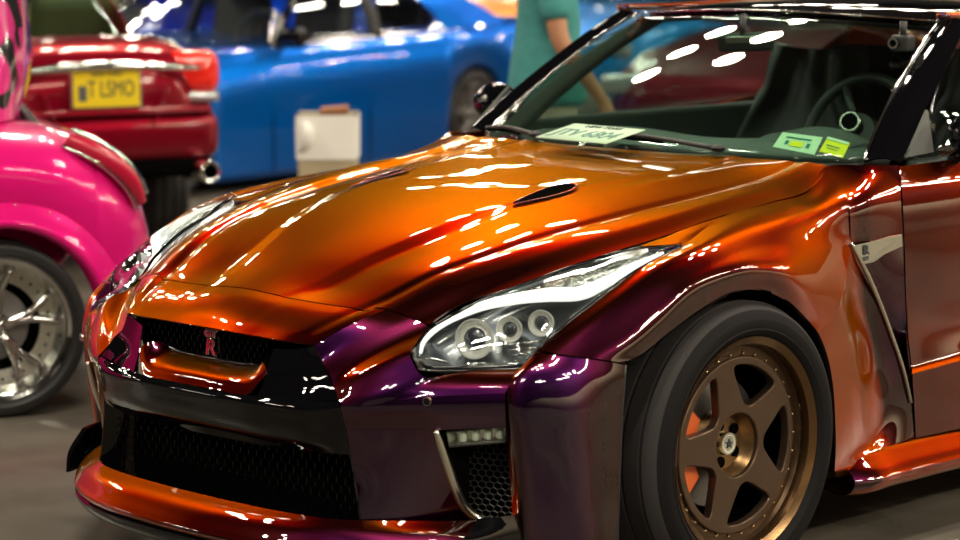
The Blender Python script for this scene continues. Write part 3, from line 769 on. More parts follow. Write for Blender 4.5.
# ---- headlights
def hl_grid():
    upE = [K(411.5, 352.5, .578), K(430, 329, .556), K(476, 303, .605), K(533, 281, .665), K(588, 261.5, .715), K(641, 248.5, .775), K(681, 246, .828)]
    loE = [K(418, 367.5, .606), K(470, 367.5, .685), K(524, 365.5, .775), K(545, 343, .812), K(585, 309, .826), K(630, 275, .832), K(681, 247, .829)]
    return upE, loE
def hl_pt(s, t, inset=0.0):
    """s along the lamp front->rear, t across upper->lower edge"""
    u_, l_ = HLU, HLL
    i = s*(len(u_)-1); a = u_[int(np.clip(round(i), 0, len(u_)-1))]; b = l_[int(np.clip(round(i), 0, len(l_)-1))]
    p = a*(1-t)+b*t
    n = np.array([.55, .62, .56]); n /= np.linalg.norm(n)
    return p+n*(.022*4*t*(1-t)-inset)
def headlight(sd):
    S = [[hl_pt(s, t) for s in np.linspace(0, 1, 61)] for t in np.linspace(0, 1, 17)]
    S = np.array(S)*np.array([1, sd, 1])
    B = [[hl_pt(s, t, .012+.085*(4*t*(1-t))**.35*min(1, 1.0*s*8, (1-s)*6)) for s in np.linspace(0, 1, 61)] for t in np.linspace(0, 1, 25)]
    B = np.array(B)*np.array([1, sd, 1])
    h = surf('headlight', B, HOUS, car, edge=0, thick=.004, ref=(.1, .3*sd, .3))
    surf('lens', S, CLEAR, h, edge=0, thick=.004)
    # dark rim
    rim = [hl_pt(s, 0, .001) for s in np.linspace(0, 1, 40)]+[hl_pt(s, 1, .001) for s in np.linspace(1, 0, 40)][1:-1]
    rim = [p*np.array([1, sd, 1]) for p in rim]
    tube('bezel', rim, .0048, GLOSSB, h, n=8, closed=True)
    def on(px, py, dep):
        # find the lamp surface point at the pixel, then sink along the surface normal
        d_ = None
        for s in np.linspace(0, 1, 121):
            for t in np.linspace(0, 1, 41):
                p = hl_pt(s, t); w = p-CC; z = w.dot(CD)
                e = (480+FPX*w.dot(CR)/z-px)**2+(270-FPX*w.dot(CU)/z-py)**2
                if d_ is None or e < d_[0]: d_ = (e, p)
        w = d_[1]-CC; w /= np.linalg.norm(w)
        return (d_[1]+w*dep)*np.array([1, sd, 1])
    # white light guide
    g = [on(a, b, .018) for a, b in ((421, 352), (424, 341), (440, 326), (475, 309), (512, 299), (550, 295.5), (580, 293), (605, 283), (635, 266), (662, 253.5))]
    g = [p for p in g]
    tube('light_guide', g, [.004, .007, .010, .012, .014, .017, .016, .012, .008, .004], LINE, h, n=10, ns=60)
    # projector bowls
    for (a, b, r) in ((476, 339, .047), (511.5, 328.5, .031), (543.5, 323, .031)):
        c = on(a, b, .06)
        ax = Vector((.86, .42*sd, .10)).normalized()
        o = lathe('projector_lamp', [(.004, -.03), (r*.5, -.026), (r*.8, -.012), (r*.98, .008), (r*1.0, .016), (r*.93, .016), (r*.86, .012), (r*.72, .004), (r*.58, .010), (r*.55, -.004), (.004, -.006)], BOWL, h, 40)
        o.rotation_mode = 'QUATERNION'; o.rotation_quaternion = Vector((0, 1, 0)).rotation_difference(ax); o.location = c
        bmx = bmesh.new(); bmesh.ops.create_uvsphere(bmx, u_segments=28, v_segments=16, radius=r*.56)
        for v in bmx.verts: v.co.z *= .55
        me = bpy.data.meshes.new('projector_glass'); bmx.to_mesh(me); bmx.free(); me.materials.append(LENSG)
        me.polygons.foreach_set('use_smooth', [True]*len(me.polygons))
        q = bpy.data.objects.new('projector_glass', me); COL.objects.link(q); q.parent = h
        q.rotation_mode = 'QUATERNION'; q.rotation_quaternion = Vector((0, 0, 1)).rotation_difference(ax); q.location = Vector(c)+ax*.006
    # faceted reflector above the guide
    fc = []
    for (a0, b0, a1, b1) in ((520, 291, 540, 293), (545, 283, 566, 291), (570, 275, 592, 286), (595, 266, 615, 276), (620, 257, 638, 264), (645, 251, 655, 254)):
        fc.append([on(a0*(1-k)+a1*k, b0*(1-k)+b1*k, .03) for k in (0, .5, 1)])
    surf('reflector', spl(np.array(fc), 40), FACET, h, edge=0, thick=.003, ref=(.1, .3*sd, .3))
    # lower dark blades
    for k in range(3):
        q = [on(505+4*k, 346+5*k, .03), on(545-2*k, 341+6*k, .03)]
        tube('inner_blade', q, .003, CHROME, h, n=6)
HLU, HLL = hl_grid()
HLU = list(spl(np.array(HLU), 121)); HLL = list(spl(np.array(HLL), 121, breaks=(2,)))
TAIL = mat('tail_lamp_red', (1, .02, .01), .15, 0, 1)
HOUS = mat('lamp_housing', (.26, .27, .28), .25, .95)
BOWL = mat('bowl_reflector', (.92, .92, .88), .25, .45)
LENSG = mat('projector_lens', (.10, .11, .13), .03, .6, 1)
FACET = mat('faceted_reflector', (.85, .86, .80), .12, 1)
nt = FACET.node_tree; tc = nt.nodes.new('ShaderNodeTexCoord'); vo = nt.nodes.new('ShaderNodeTexVoronoi'); vo.inputs['Scale'].default_value = 95
bp = nt.nodes.new('ShaderNodeBump'); bp.inputs['Strength'].default_value = 1; bp.inputs['Distance'].default_value = .02
nt.links.new(tc.outputs['Object'], vo.inputs['Vector']); nt.links.new(vo.outputs['Distance'], bp.inputs['Height']); nt.links.new(bp.outputs['Normal'], nt.nodes['Principled BSDF'].inputs['Normal'])
for sd in (1, -1): headlight(sd)

# ---- wheels
def tyre_mesh(name, r, w, rim, mt, parent):
    hw = w/2
    prof = [(rim, hw-.02), (rim+.004, hw-.008), (rim+.016, hw+.004), (rim+.022, hw+.007), (rim+.025, hw+.005), (rim+.045, hw+.008), (rim+.048, hw+.0065), (r-.03, hw+.003), (r-.012, hw-.010), (r-.003, hw-.03)]
    # tread with circumferential grooves
    for g in (-.34, -.12, .12, .34):
        y = -g*w
        prof += [(r, y+.006), (r-.008, y+.005), (r-.008, y-.005), (r, y-.006)]
    prof += [(r-.003, -hw+.03), (r-.012, -hw+.010), (r-.03, -hw-.003), (rim+.02, -hw-.004), (rim, -hw+.02), (rim-.01, 0)]
    return lathe(name, prof, mt, parent, 96)
def tread_mat():
    M_ = mat('tread_rubber', (.012, .011, .012), .6, spec=.06); nt = M_.node_tree; b = nt.nodes['Principled BSDF']
    tc = nt.nodes.new('ShaderNodeTexCoord'); sp = nt.nodes.new('ShaderNodeSeparateXYZ')
    at2 = nt.nodes.new('ShaderNodeMath'); at2.operation = 'ARCTAN2'
    nt.links.new(tc.outputs['Object'], sp.inputs[0]); nt.links.new(sp.outputs['X'], at2.inputs[0]); nt.links.new(sp.outputs['Z'], at2.inputs[1])
    ad = nt.nodes.new('ShaderNodeMath'); ad.operation = 'MULTIPLY_ADD'; ad.inputs[1].default_value = 5
    nt.links.new(sp.outputs['Y'], ad.inputs[0]); nt.links.new(at2.outputs[0], ad.inputs[2])
    mu = nt.nodes.new('ShaderNodeMath'); mu.operation = 'MULTIPLY'; mu.inputs[1].default_value = 75
    nt.links.new(ad.outputs[0], mu.inputs[0])
    si = nt.nodes.new('ShaderNodeMath'); si.operation = 'SINE'; nt.links.new(mu.outputs[0], si.inputs[0])
    # only on the outer band
    ln = nt.nodes.new('ShaderNodeVectorMath'); ln.operation = 'LENGTH'
    cx = nt.nodes.new('ShaderNodeCombineXYZ'); nt.links.new(sp.outputs['X'], cx.inputs[0]); nt.links.new(sp.outputs['Z'], cx.inputs[2]); nt.links.new(cx.outputs[0], ln.inputs[0])
    gr = nt.nodes.new('ShaderNodeMath'); gr.operation = 'GREATER_THAN'; gr.inputs[1].default_value = .333; nt.links.new(ln.outputs['Value'], gr.inputs[0])
    st = nt.nodes.new('ShaderNodeMath'); st.operation = 'GREATER_THAN'; st.inputs[1].default_value = .75; nt.links.new(si.outputs[0], st.inputs[0])
    mm = nt.nodes.new('ShaderNodeMath'); mm.operation = 'MULTIPLY'; nt.links.new(gr.outputs[0], mm.inputs[0]); nt.links.new(st.outputs[0], mm.inputs[1])
    mc_ = nt.nodes.new('ShaderNodeMix'); mc_.data_type = 'RGBA'; mc_.inputs[6].default_value = (.012, .011, .012, 1); mc_.inputs[7].default_value = (.045, .042, .043, 1)  # tread band lightened in its colour, standing in for side light
    nt.links.new(gr.outputs[0], mc_.inputs[0]); nt.links.new(mc_.outputs[2], b.inputs['Base Color'])
    bp = nt.nodes.new('ShaderNodeBump'); bp.invert = True; bp.inputs['Distance'].default_value = .006; nt.links.new(mm.outputs[0], bp.inputs['Height']); nt.links.new(bp.outputs['Normal'], b.inputs['Normal'])
    return M_
TREAD = tread_mat()
def window_outline(off, r0=.098, r1=.201):
    pts = []
    def w(r): return .043+(.026-.043)*(r-r0)/(r1-r0)
    def q(r, side, k=1): return off+side*(math.pi/5-math.asin(w(r)/r))*k, r
    pts += [q(r0, -1, .8), q(r0+.02, -1), q((r0+r1)/2, -1), q(r1-.014, -1)]
    a0, _ = q(r1, -1, .86); a1, _ = q(r1, 1, .86)
    for k in range(6): pts.append((a0+(a1-a0)*k/5, r1))
    pts += [q(r1-.014, 1), q((r0+r1)/2, 1), q(r0+.02, 1), q(r0, 1, .8)]
    return [(r*math.cos(a), r*math.sin(a)) for a, r in pts]
def circle(r, n=96): return [(r*math.cos(2*math.pi*i/n), r*math.sin(2*math.pi*i/n)) for i in range(n)]
XZ = Matrix(((1, 0, 0, 0), (0, 0, -1, 0), (0, 1, 0, 0), (0, 0, 0, 1)))     # plane xy -> xz, normal -y
def coupe_wheel(loc, sd, front=True):
    # local: outward = +y
    wp = lathe('wheel', [(.262, -.13), (.266, -.12), (.268, -.115), (.258, -.10), (.250, -.05), (.246, .0), (.2455, .045), (.250, .062), (.262, .068), (.2685, .072), (.2695, .066), (.262, .055), (.262, .0)][::-1]+[], BRONZEP, car, 96)
    ty = tyre_mesh('tyre', .352, .262, .264, TREAD, wp)
    ty.location = (0, -.055, 0)
    # local spokes: x of drawing -> -x of car so that it reads right from outside
    rot = R(15)
    holes = [chaikin(window_outline(rot+k*2*math.pi/5+math.pi/5+math.pi/2-R(0)), 1) for k in range(5)]
    lugs = []
    pl = curve_mesh('spokes', [circle(.213), circle(.082, 60)]+holes, BRONZE, wp, .018, .004, Matrix.Translation((0, .026, 0)) @ Matrix.Scale(-1, 4, (1, 0, 0)) @ XZ)
    pl.data.polygons.foreach_set('use_smooth', [False]*len(pl.data.polygons))
    lathe('hub_bowl', [(.0835, .037), (.080, .032), (.072, .010), (.064, -.004), (.030, -.008), (.030, -.050), (.075, -.05), (.086, -.0)], BRONZEB, wp, 64)
    lathe('centre_cap', [(.0001, .012), (.012, .012), (.020, .011), (.022, .012), (.027, .012), (.029, .008), (.0295, -.02), (.0001, -.02)], SATIN, wp, 48, mats=[SATIN, INK, WHITE], fm=[0, 0, 2, 0, 0, 0, 0, 0])
    star = []
    for k in range(10):
        a = math.pi/2+k*math.pi/5; rr_ = .013 if k % 2 == 0 else .0055; star.append((rr_*math.cos(a), rr_*math.sin(a)))
    curve_mesh('cap_emblem', [star], INK, wp, .002, 0, Matrix.Translation((0, .0135, 0)) @ XZ)
    for k in range(5):
        a = rot+math.pi/2+k*2*math.pi/5+math.pi/5
        lathe('lug_nut', [(.0001, -.001), (.006, -.001), (.0105, -.0005), (.0135, -.0005), (.014, -.02), (.0001, -.02)], MATB, wp, 16, loc=(.048*math.cos(a), 0, .048*math.sin(a)))
    lathe('dish', [(.249, .058), (.246, .040), (.240, .029), (.212, .028), (.212, .01), (.25, .01), (.252, .04)], BRONZED, wp, 96)
    rv = None
    for k in range(30):
        a = 2*math.pi*k/30
        if rv is None:
            rv = lathe('rim_rivet', [(.0001, .006), (.003, .005), (.0048, .002), (.005, -.004), (.0001, -.004)], BRASS, wp, 12); r_ = rv
        else:
            r_ = rv.copy(); COL.objects.link(r_); r_.parent = wp
        r_.location = (.2235*math.cos(a), .030, .2235*math.sin(a))
    wp.location = loc
    if sd < 0: wp.rotation_euler = (0, 0, math.pi)
    bd = lathe('brake_disc', [(.07, -.035), (.160, -.035), (.162, -.05), (.160, -.065), (.07, -.065)], STEEL, wp, 64)
    cal = []
    for k in range(13):
        a = R(150+5*k); cal.append((.182*math.cos(a)*(1), .182*math.sin(a)))
    pts = [(-.175*math.cos(a), .175*math.sin(a)) for a in [R(x) for x in range(-36, 37, 6)]]+[(-.125*math.cos(a), .125*math.sin(a)) for a in [R(x) for x in range(34, -35, -6)]]
    # caliper sits at the front of the hub
    pts = [(-p[0], p[1]) for p in pts]
    curve_mesh('brake_caliper', [pts], ORANGE_CAL, wp, .05, .006, Matrix.Translation((0, -.025, 0)) @ XZ)
    lathe('inner_barrel', [(.24, -.04), (.235, -.06), (.235, -.17), (.06, -.175), (.05, -.08), (.052, -.08), (.06, -.165), (.23, -.165), (.23, -.04)], MATB, wp, 48)
    return wp
BRASS = mat('brass', (.75, .62, .38), .2, 1)
BRONZEB = mat('bronze_bowl', (.30, .19, .09), .3, .9)
WH = []
for (x, sd) in ((0, 1), (0, -1), (-2.78, 1), (-2.78, -1)):
    coupe_wheel((x, .868*sd, .352), sd)

# ---- interior
dash = sym_rows([[(-.70, 0, .965), (-.70, .35, .965), (-.74, .64, .95)], [(-.85, 0, .985), (-.85, .35, .99), (-.88, .66, .97)],
                 [(-1.0, 0, .985), (-1.0, .35, 1.0), (-1.0, .67, .975)], [(-1.10, 0, .95), (-1.10, .35, .97), (-1.08, .68, .95)], [(-1.14, 0, .80), (-1.14, .35, .80), (-1.14, .68, .80)]])
patch('dashboard', dash, DASH, car, 30, 50, ref=(-1, 0, .5), edge=0)
patch('meter_hood', [[(-.90, .20, .99), (-.90, .36, 1.0), (-.90, .52, .985)], [(-1.02, .20, 1.01), (-1.02, .36, 1.035), (-1.02, .52, 1.0)], [(-1.12, .22, .99), (-1.12, .36, 1.02), (-1.12, .50, .98)]], DASH, car, 16, 20, ref=(-1, .36, .7), edge=0)
# steering wheel
sw = bpy.data.objects.new('steering_wheel', None)
def torus_pts(c, r, ax, n=40):
    ax = Vector(ax).normalized(); a = ax.orthogonal().normalized(); b = ax.cross(a)
    return [np.array(Vector(c)+a*r*math.cos(2*math.pi*i/n)+b*r*math.sin(2*math.pi*i/n)) for i in range(n)]
SWC = Vector(tuple(at(858, 138, x=-1.30))); SWA = Vector((.93, 0, .36))
swo = tube('steering_wheel', torus_pts(SWC, .185, SWA), .016, SEATM, car, n=12, closed=True)
h_ = lathe('wheel_hub', [(.0001, .03), (.05, .028), (.07, .01), (.07, -.02), (.0001, -.02)], SEATM, swo, 32)
h_.rotation_mode = 'QUATERNION'; h_.rotation_quaternion = Vector((0, 1, 0)).rotation_difference(-SWA); h_.location = SWC
for a in (0, 120, 240):
    v = Matrix.Rotation(R(a), 3, SWA.normalized()) @ Vector((0, 1, 0))
    tube('wheel_spoke', [np.array(SWC+v*.05), np.array(SWC+v*.18)], .012, SEATM, swo, n=8)
# round gauge with a bright ring on the dash top
gp = Vector(tuple(at(850, 122, y=.40)))
gg = lathe('dash_gauge', [(.0001, .004), (.022, .004), (.024, .008), (.028, .008), (.031, .002), (.031, -.05), (.0001, -.05)], GLOSSB, car, 40, mats=[GLOSSB, SATIN], fm=[0, 0, 1, 1, 0, 0, 0])
gg.rotation_mode = 'QUATERNION'; gg.rotation_quaternion = Vector((0, 1, 0)).rotation_difference(Vector((.8, .4, .35))); gg.location = gp
# seats
def seat(yc):
    rows = []
    for (x, z, w, t) in [(-1.62, .50, .24, 0), (-1.72, .62, .26, 0), (-1.80, .80, .25, 0), (-1.86, .95, .21, 0), (-1.89, 1.06, .14, 0), (-1.91, 1.14, .125, 0), (-1.93, 1.20, .10, 0)]:
        rows.append([(x+.05, yc-w, z), (x, yc-w*.6, z), (x+.01, yc, z), (x, yc+w*.6, z), (x+.05, yc+w, z)])
    o = patch('seat', rows, SEATM, car, 30, 20, thick=.11, ref=(-2.6, yc, .8), edge=0)
    box('seat_cushion', (-1.38, yc, .46), (.5, .46, .14), SEATM, o, .05)
    return o
seat(.36); seat(-.36)
box('rear_bench', (-2.40, 0, .86), (.25, 1.36, .66), MATB, car, .08)
box('door_card', (-1.5, -.785, .77), (1.3, .05, .46), DASH, car, .02)
box('door_card', (-1.5, .785, .76), (1.3, .05, .44), DASH, car, .02)
box('cabin_floor', (-1.6, 0, .42), (1.9, 1.4, .05), MATB, car, .01)
# inside mirror and dash camera
mc = at(745, 42, x=-1.15)
rm = box('rear_view_mirror', mc, (.03, .20, .055), PLAST, car, .012, rot=(R(3), R(8), R(0)))
box('mirror_face', (.0165, 0, .01), (.004, .12, .02), SATIN, rm, .003)
tube('mirror_stem', [np.array([.01, 0, .02]), np.array([-.01, 0, .08])], .008, PLAST, rm, n=8)
dc = at(903, 43, x=-1.12)
dcm = box('dash_camera', dc, (.04, .06, .045), PLAST, car, .008)
l_ = lathe('camera_lens', [(.0001, .012), (.008, .012), (.010, .016), (.015, .016), (.016, -.01), (.0001, -.01)], GLOSSB, dcm, 24, mats=[GLOSSB, SATIN], fm=[0, 0, 1, 0, 0, 0])
l_.rotation_mode = 'QUATERNION'; l_.rotation_quaternion = Vector((0, 1, 0)).rotation_difference(Vector((.9, .3, 0))); l_.location = (.02, -.014, 0)
tube('camera_bracket', [np.array([0, 0, .02]), np.array([.0, 0, .06])], .01, PLAST, dcm, n=8)

# plate lying on the dash, against the glass
def quad_sheet(name, px, ys, mt, parent=None, th=.002, lift=0.0):
    P = [K(a, b, y) for (a, b), y in zip(px, ys)]
    n = np.cross(P[1]-P[0], P[3]-P[0]); n /= np.linalg.norm(n)
    if n[2] < 0: n = -n
    V = P+[p-n*th for p in P]
    return mesh_obj(name, V, [(0, 1, 2, 3), (7, 6, 5, 4), (0, 4, 5, 1), (1, 5, 6, 2), (2, 6, 7, 3), (3, 7, 4, 0)], mt, parent, smooth=False), P, n

# put the sheets on real places: plate stands along the base of the glass
def sheet(name, c, ex, ey, w, h, mt, parent=None, th=.002):
    ex = Vector(ex).normalized(); ey = Vector(ey); ey = (ey-ex*ey.dot(ex)).normalized()
    M1 = frame(c, ex, ey)
    o = box(name, (0, 0, 0), (w, h, th), mt, parent, 0); o.matrix_local = M1
    return o, M1
pc = at(590, 133.5, z=1.024)
po, PM = sheet('licence_plate', tuple(pc), (.10, 1, 0), (-.95, 0.1, .20), .295, .148, GREENW)
tag(po, 'pale green New York licence plate lying behind the windshield on the passenger side', 'licence plate')
I4 = Matrix.Identity(4)
text('plate_state', 'NEW YORK', .026, INK, po, Matrix.Translation((0, .055, .002)), .0006, 0, 1.1)
text('plate_number', 'JTV 6804', .082, INKG, po, Matrix.Translation((0, -.012, .002)), .0006, 0, .82)
# stickers fixed to the lower corner of the glass
def on_glass(px, py):
    best = None
    for t in np.linspace(0, .3, 61):
        for c in np.linspace(.3, 1, 141):
            p = ws(t, c); w = p-CC; z = w.dot(CD); e = (480+FPX*w.dot(CR)/z-px)**2+(270-FPX*w.dot(CU)/z-py)**2
            if best is None or e < best[0]: best = (e, p, t, c)
    return best
def sticker(name, pxs, mt):
    V = [on_glass(a, b)[1]+np.array([-.004, 0, -.007]) for a, b in pxs]
    V2 = [v+np.array([-.001, 0, -.0015]) for v in V]
    return mesh_obj(name, V+V2, [(0, 1, 2, 3), (7, 6, 5, 4), (0, 4, 5, 1), (1, 5, 6, 2), (2, 6, 7, 3), (3, 7, 4, 0)], mt, car, smooth=False), V
s1, V1 = sticker('registration_sticker', [(771.5, 144.5), (781.5, 129.5), (821.5, 135), (813.5, 152)], GREENW)
s2, V2 = sticker('inspection_sticker', [(818, 148.5), (827, 134.5), (849.5, 140.5), (841, 155)], YSTICK)
def lerp4(V, u, v): return (V[1]*(1-u)+V[2]*u)*(1-v)+(V[0]*(1-u)+V[3]*u)*v
def ink(V, u0, v0, u1, v1, mt, nm, par):
    Q = [lerp4(V, u0, v0), lerp4(V, u1, v0), lerp4(V, u1, v1), lerp4(V, u0, v1)]
    Q = [q+np.array([.0015, 0, .002]) for q in Q]
    mesh_obj(nm, Q, [(0, 1, 2, 3)], mt, par, smooth=False)
ink(V1, .18, .25, .80, .33, INKG, 'printed_line', s1); ink(V1, .22, .5, .30, .72, INKG, 'printed_line', s1); ink(V1, .35, .46, .65, .78, YSTICK, 'printed_box', s1)
ink(V1, .74, .5, .82, .75, INKG, 'printed_line', s1)
ink(V2, .02, .02, .98, .18, GREENW, 'printed_head', s2); ink(V2, .15, .5, .75, .56, INKG, 'printed_line', s2); ink(V2, .22, .68, .7, .72, INKG, 'printed_line', s2)

# ================================================================== the other cars of the show
def plain_paint(name, col, metal=.35, rough=.35):
    m_ = mat(name, col, rough, metal, 1.0, coat_ior=1.45); m_.node_tree.nodes['Principled BSDF'].inputs['Specular Tint'].default_value = (*col, 1); return m_
def gen_car(root, paint, P, glassm=None, wheels=None, skip=()):
    """a road car with its front axle at x=0; P holds stations (x, half width, top, shoulder, sill)"""
    st = P['st']; wb = P['wb']; ra = P['ra']; tr = P['tr']
    xs = []
    x0 = st[0][0]; x1 = st[-1][0]; n = 150
    S = np.array(st, float)
    rows = []
    for i in range(n):
        u = i/(n-1); x = x0+(x1-x0)*(.5-.5*math.cos(math.pi*u))*.35+(x1-x0)*u*.65
        w, zt, zs, zl = [np.interp(-x, -S[:, 0], S[:, k]) for k in (1, 2, 3, 4)]
        rows.append((x, w, zt, zs, zl))
    A = np.array(rows)
    for _ in range(3):                     # soften the station breaks
        A[1:-1, 1:] = (A[:-2, 1:]+2*A[1:-1, 1:]+A[2:, 1:])/4
    out = []
    for x, w, zt, zs, zl in A:
        for ax_ in (0, -wb):
            d = abs(x-ax_)
            if d < ra: zl = max(zl, tr+math.sqrt(ra*ra-d*d)*1.0)
        h = zs-zl
        sec = [(0, zt), (w*.45, zt-.006), (w*.80, zt*.55+zs*.45+.01), (w*.93, zs), (w*.99, zs-.10*min(1, h/.5)), (w, zl+h*.45), (w*.985, zl+h*.2), (w*.965, zl)]
        s3 = spl(np.array([(y, z, 0) for y, z in sec]), 30)
        half = [(x, q[0], q[1]) for q in s3]
        out.append([(a, -b, c) for a, b, c in half[:0:-1]]+half)
    o = surf('body', np.array(out), paint, root, edge=0, thick=.01, ref=((x0+x1)/2, 0, .5))
    # closed nose and tail
    for k, nm in ((0, 'nose_panel'), (-1, 'tail_panel')):
        ring = [np.array(q) for q in out[k]]; c = np.mean(ring, axis=0); sgn = 1 if k == 0 else -1
        R_ = [ring]
        for f in (.9, .6, .25, .02): R_.append([c+(q-c)*f+np.array([sgn*.03*(1-f)**.5, 0, 0]) for q in ring])
        surf(nm, np.array(R_), paint, root, edge=0, thick=.004, ref=c-np.array([sgn*1, 0, 0]))
    # greenhouse
    g = P['gh']   # (base front x, roof front x, roof rear x, base rear x, base z, roof z, base half w, roof half w)
    bf, rf, rr_, br, zb, zr, wb_, wr = g
    def bz(x): return float(np.interp(-x, -S[:, 0], S[:, 3]))+.0
    gm = glassm or SGLASS
    wind = [[(bf-.10, -wb_, zb), (bf-.02, -wb_*.5, zb+.01), (bf, 0, zb+.01), (bf-.02, wb_*.5, zb+.01), (bf-.10, wb_, zb)],
            [((bf+rf)/2-.06, -(wb_+wr)/2, (zb+zr)/2+.03), ((bf+rf)/2+.02, 0-.3, (zb+zr)/2+.05), ((bf+rf)/2+.03, 0, (zb+zr)/2+.05), ((bf+rf)/2+.02, .3, (zb+zr)/2+.05), ((bf+rf)/2-.06, (wb_+wr)/2, (zb+zr)/2+.03)],
            [(rf-.08, -wr, zr-.03), (rf, -wr*.5, zr), (rf, 0, zr), (rf, wr*.5, zr), (rf-.08, wr, zr-.03)]]
    patch('windshield', wind, gm, root, 12, 24, edge=0, ref=((bf+br)/2, 0, zb-.3))
    rear = [[(rr_+.05, -wr, zr-.04), (rr_, 0, zr-.01), (rr_+.05, wr, zr-.04)], [(br+.12, -wb_*.93, zb+.02), (br, 0, zb+.03), (br+.12, wb_*.93, zb+.02)]]
    patch('rear_window', rear, gm, root, 10, 20, edge=0, ref=((bf+br)/2, 0, zb-.3))
    roof_ = [[(rf-.08, -wr, zr-.03), (rf, -wr*.5, zr), (rf, 0, zr), (rf, wr*.5, zr), (rf-.08, wr, zr-.03)],
             [((rf+rr_)/2, -wr, zr+.0), ((rf+rr_)/2, -wr*.5, zr+.045), ((rf+rr_)/2, 0, zr+.05), ((rf+rr_)/2, wr*.5, zr+.045), ((rf+rr_)/2, wr, zr)],
             [(rr_+.05, -wr, zr-.04), (rr_, -wr*.5, zr-.01), (rr_, 0, zr-.01), (rr_, wr*.5, zr-.01), (rr_+.05, wr, zr-.04)]]
    patch('roof', roof_, P.get('roofm', paint), root, 20, 30, thick=.03, ref=((bf+br)/2, 0, zb-.3))
    xb = [bf-.10, (bf*.6+br*.4), (bf*.35+br*.65), br+.45]
    xt = [rf-.08, (rf*.55+rr_*.45), (rf*.1+rr_*.9), rr_+.02]
    for sd in (1, -1):
        def B(t): return np.array([bf-.10+(br+.12-bf+.10)*t, wb_*(1 if t < .8 else 1-.07*(t-.8)/.2), zb+P.get('rise', .0)*t])*np.array([1, sd, 1])
        def T(t): return np.array([rf-.08+(rr_+.05-rf+.08)*t, wr, zr-.03+.03*math.sin(math.pi*t)])*np.array([1, sd, 1])
        cuts = P.get('cuts', [0, .42, .80])
        for k, (a, b) in enumerate(zip(cuts, cuts[1:])):
            tt = np.linspace(a, b, 12)
            pane = [[B(t) for t in tt], [(B(t)+T(t))/2+np.array([0, .03*sd, .01]) for t in tt], [T(t) for t in tt]]
            patch('side_window', pane, gm, root, 10, 20, edge=0, ref=((bf+br)/2, 0, zb-.3))
        pts = np.linspace(cuts[-1], 1, 6)
        patch('rear_pillar', [[B(t) for t in pts], [(B(t)+T(t))/2+np.array([0, .035*sd, .012]) for t in pts], [T(t) for t in pts]], paint, root, 12, 12, ref=((bf+br)/2, 0, zb-.3), gap=0)
        tube('front_pillar', [B(0), (B(0)+T(0))/2+np.array([0, .02*sd, .03]), T(0)], [.035, .03, .03], P.get('pil', paint), root, n=8, ns=14)
        for c in cuts[1:-1]:
            tube('door_pillar', [B(c), (B(c)+T(c))/2+np.array([0, .03*sd, .01]), T(c)], [.045, .04, .03], PLAST, root, n=8, ns=14)
        tube('window_trim', [B(t)+np.array([0, .012*sd, .0]) for t in np.linspace(0, cuts[-1]+.03, 12)], .010, P.get('trim', PLAST), root, n=6)
        tube('roof_trim', [T(t) for t in np.linspace(0, cuts[-1]+.03, 12)], .020, P.get('pil', paint), root, n=6)
        # door lines, handle, mirror, lamps
        def side_pt(x, f, off=.0):
            w = float(np.interp(-x, -A[:, 0][::1], A[:, 1])); zs = float(np.interp(-x, -A[:, 0], A[:, 3])); zl = float(np.interp(-x, -S[:, 0], S[:, 4]))
            z = zl+(zs-zl)*f; y = w*(1.0 if f < .6 else 1-.06*(f-.6)/.4)+off
            return np.array([x, y*sd, z])
        for x in P.get('doors', []):
            tube('door_seam', [side_pt(x, f, .0005) for f in (.03, .3, .6, .8, .97)], .004, MATB, root, n=6)
        for x in P.get('handles', []):
            p = side_pt(x, .80, .012); box('door_handle', p, (.20, .03, .03), paint, root, .012)
            box('handle_cup', p-np.array([.02, .014*sd, .01]), (.14, .012, .06), MATB, root, .005)
        if P.get('mirror') is not None:
            p = B(0)+np.array([-.05, .14*sd, .06]); mm_ = box('door_mirror', p, (.10, .20, .13), P.get('mm', paint), root, .04)
            tube('mirror_arm', [np.array([-.0, -.12*sd, -.07]), np.array([0, -.04*sd, -.03])], .018, PLAST, mm_, n=6)
        hx = x0-.16; w = float(np.interp(-hx, -A[:, 0], A[:, 1])); z = float(np.interp(-hx, -A[:, 0], A[:, 2]))-.10
        if 'lamps' not in skip:
            hlp = box('headlight', (x0-.10, (w-.17)*sd, z), (.16, .36, .12), CLEARL, root, .04, rot=(0, R(-12), R(-18*sd)))
    # wheels
    for x in (0, -wb):
        for sd in (1, -1):
            if wheels: wheels((x, (P['tw'])*sd, tr), sd, root)
    box('cabin_shell', ((bf+br)/2, 0, .38), (abs(bf-br)*.9, wb_*1.6, .30), MATB, root, .05)
    for sd in (1, -1):
        for x in (rf-.55, rf-1.4):
            if x > rr_-.1:
                sb = box('seat', (x, .36*sd, zb-.02), (.16, .46, .62), P.get('seatm', SEATM), root, .07, rot=(0, R(-12), 0))
    return A
CLEARL = mat('headlamp_cover', (.55, .58, .6), .08, .5, 1)
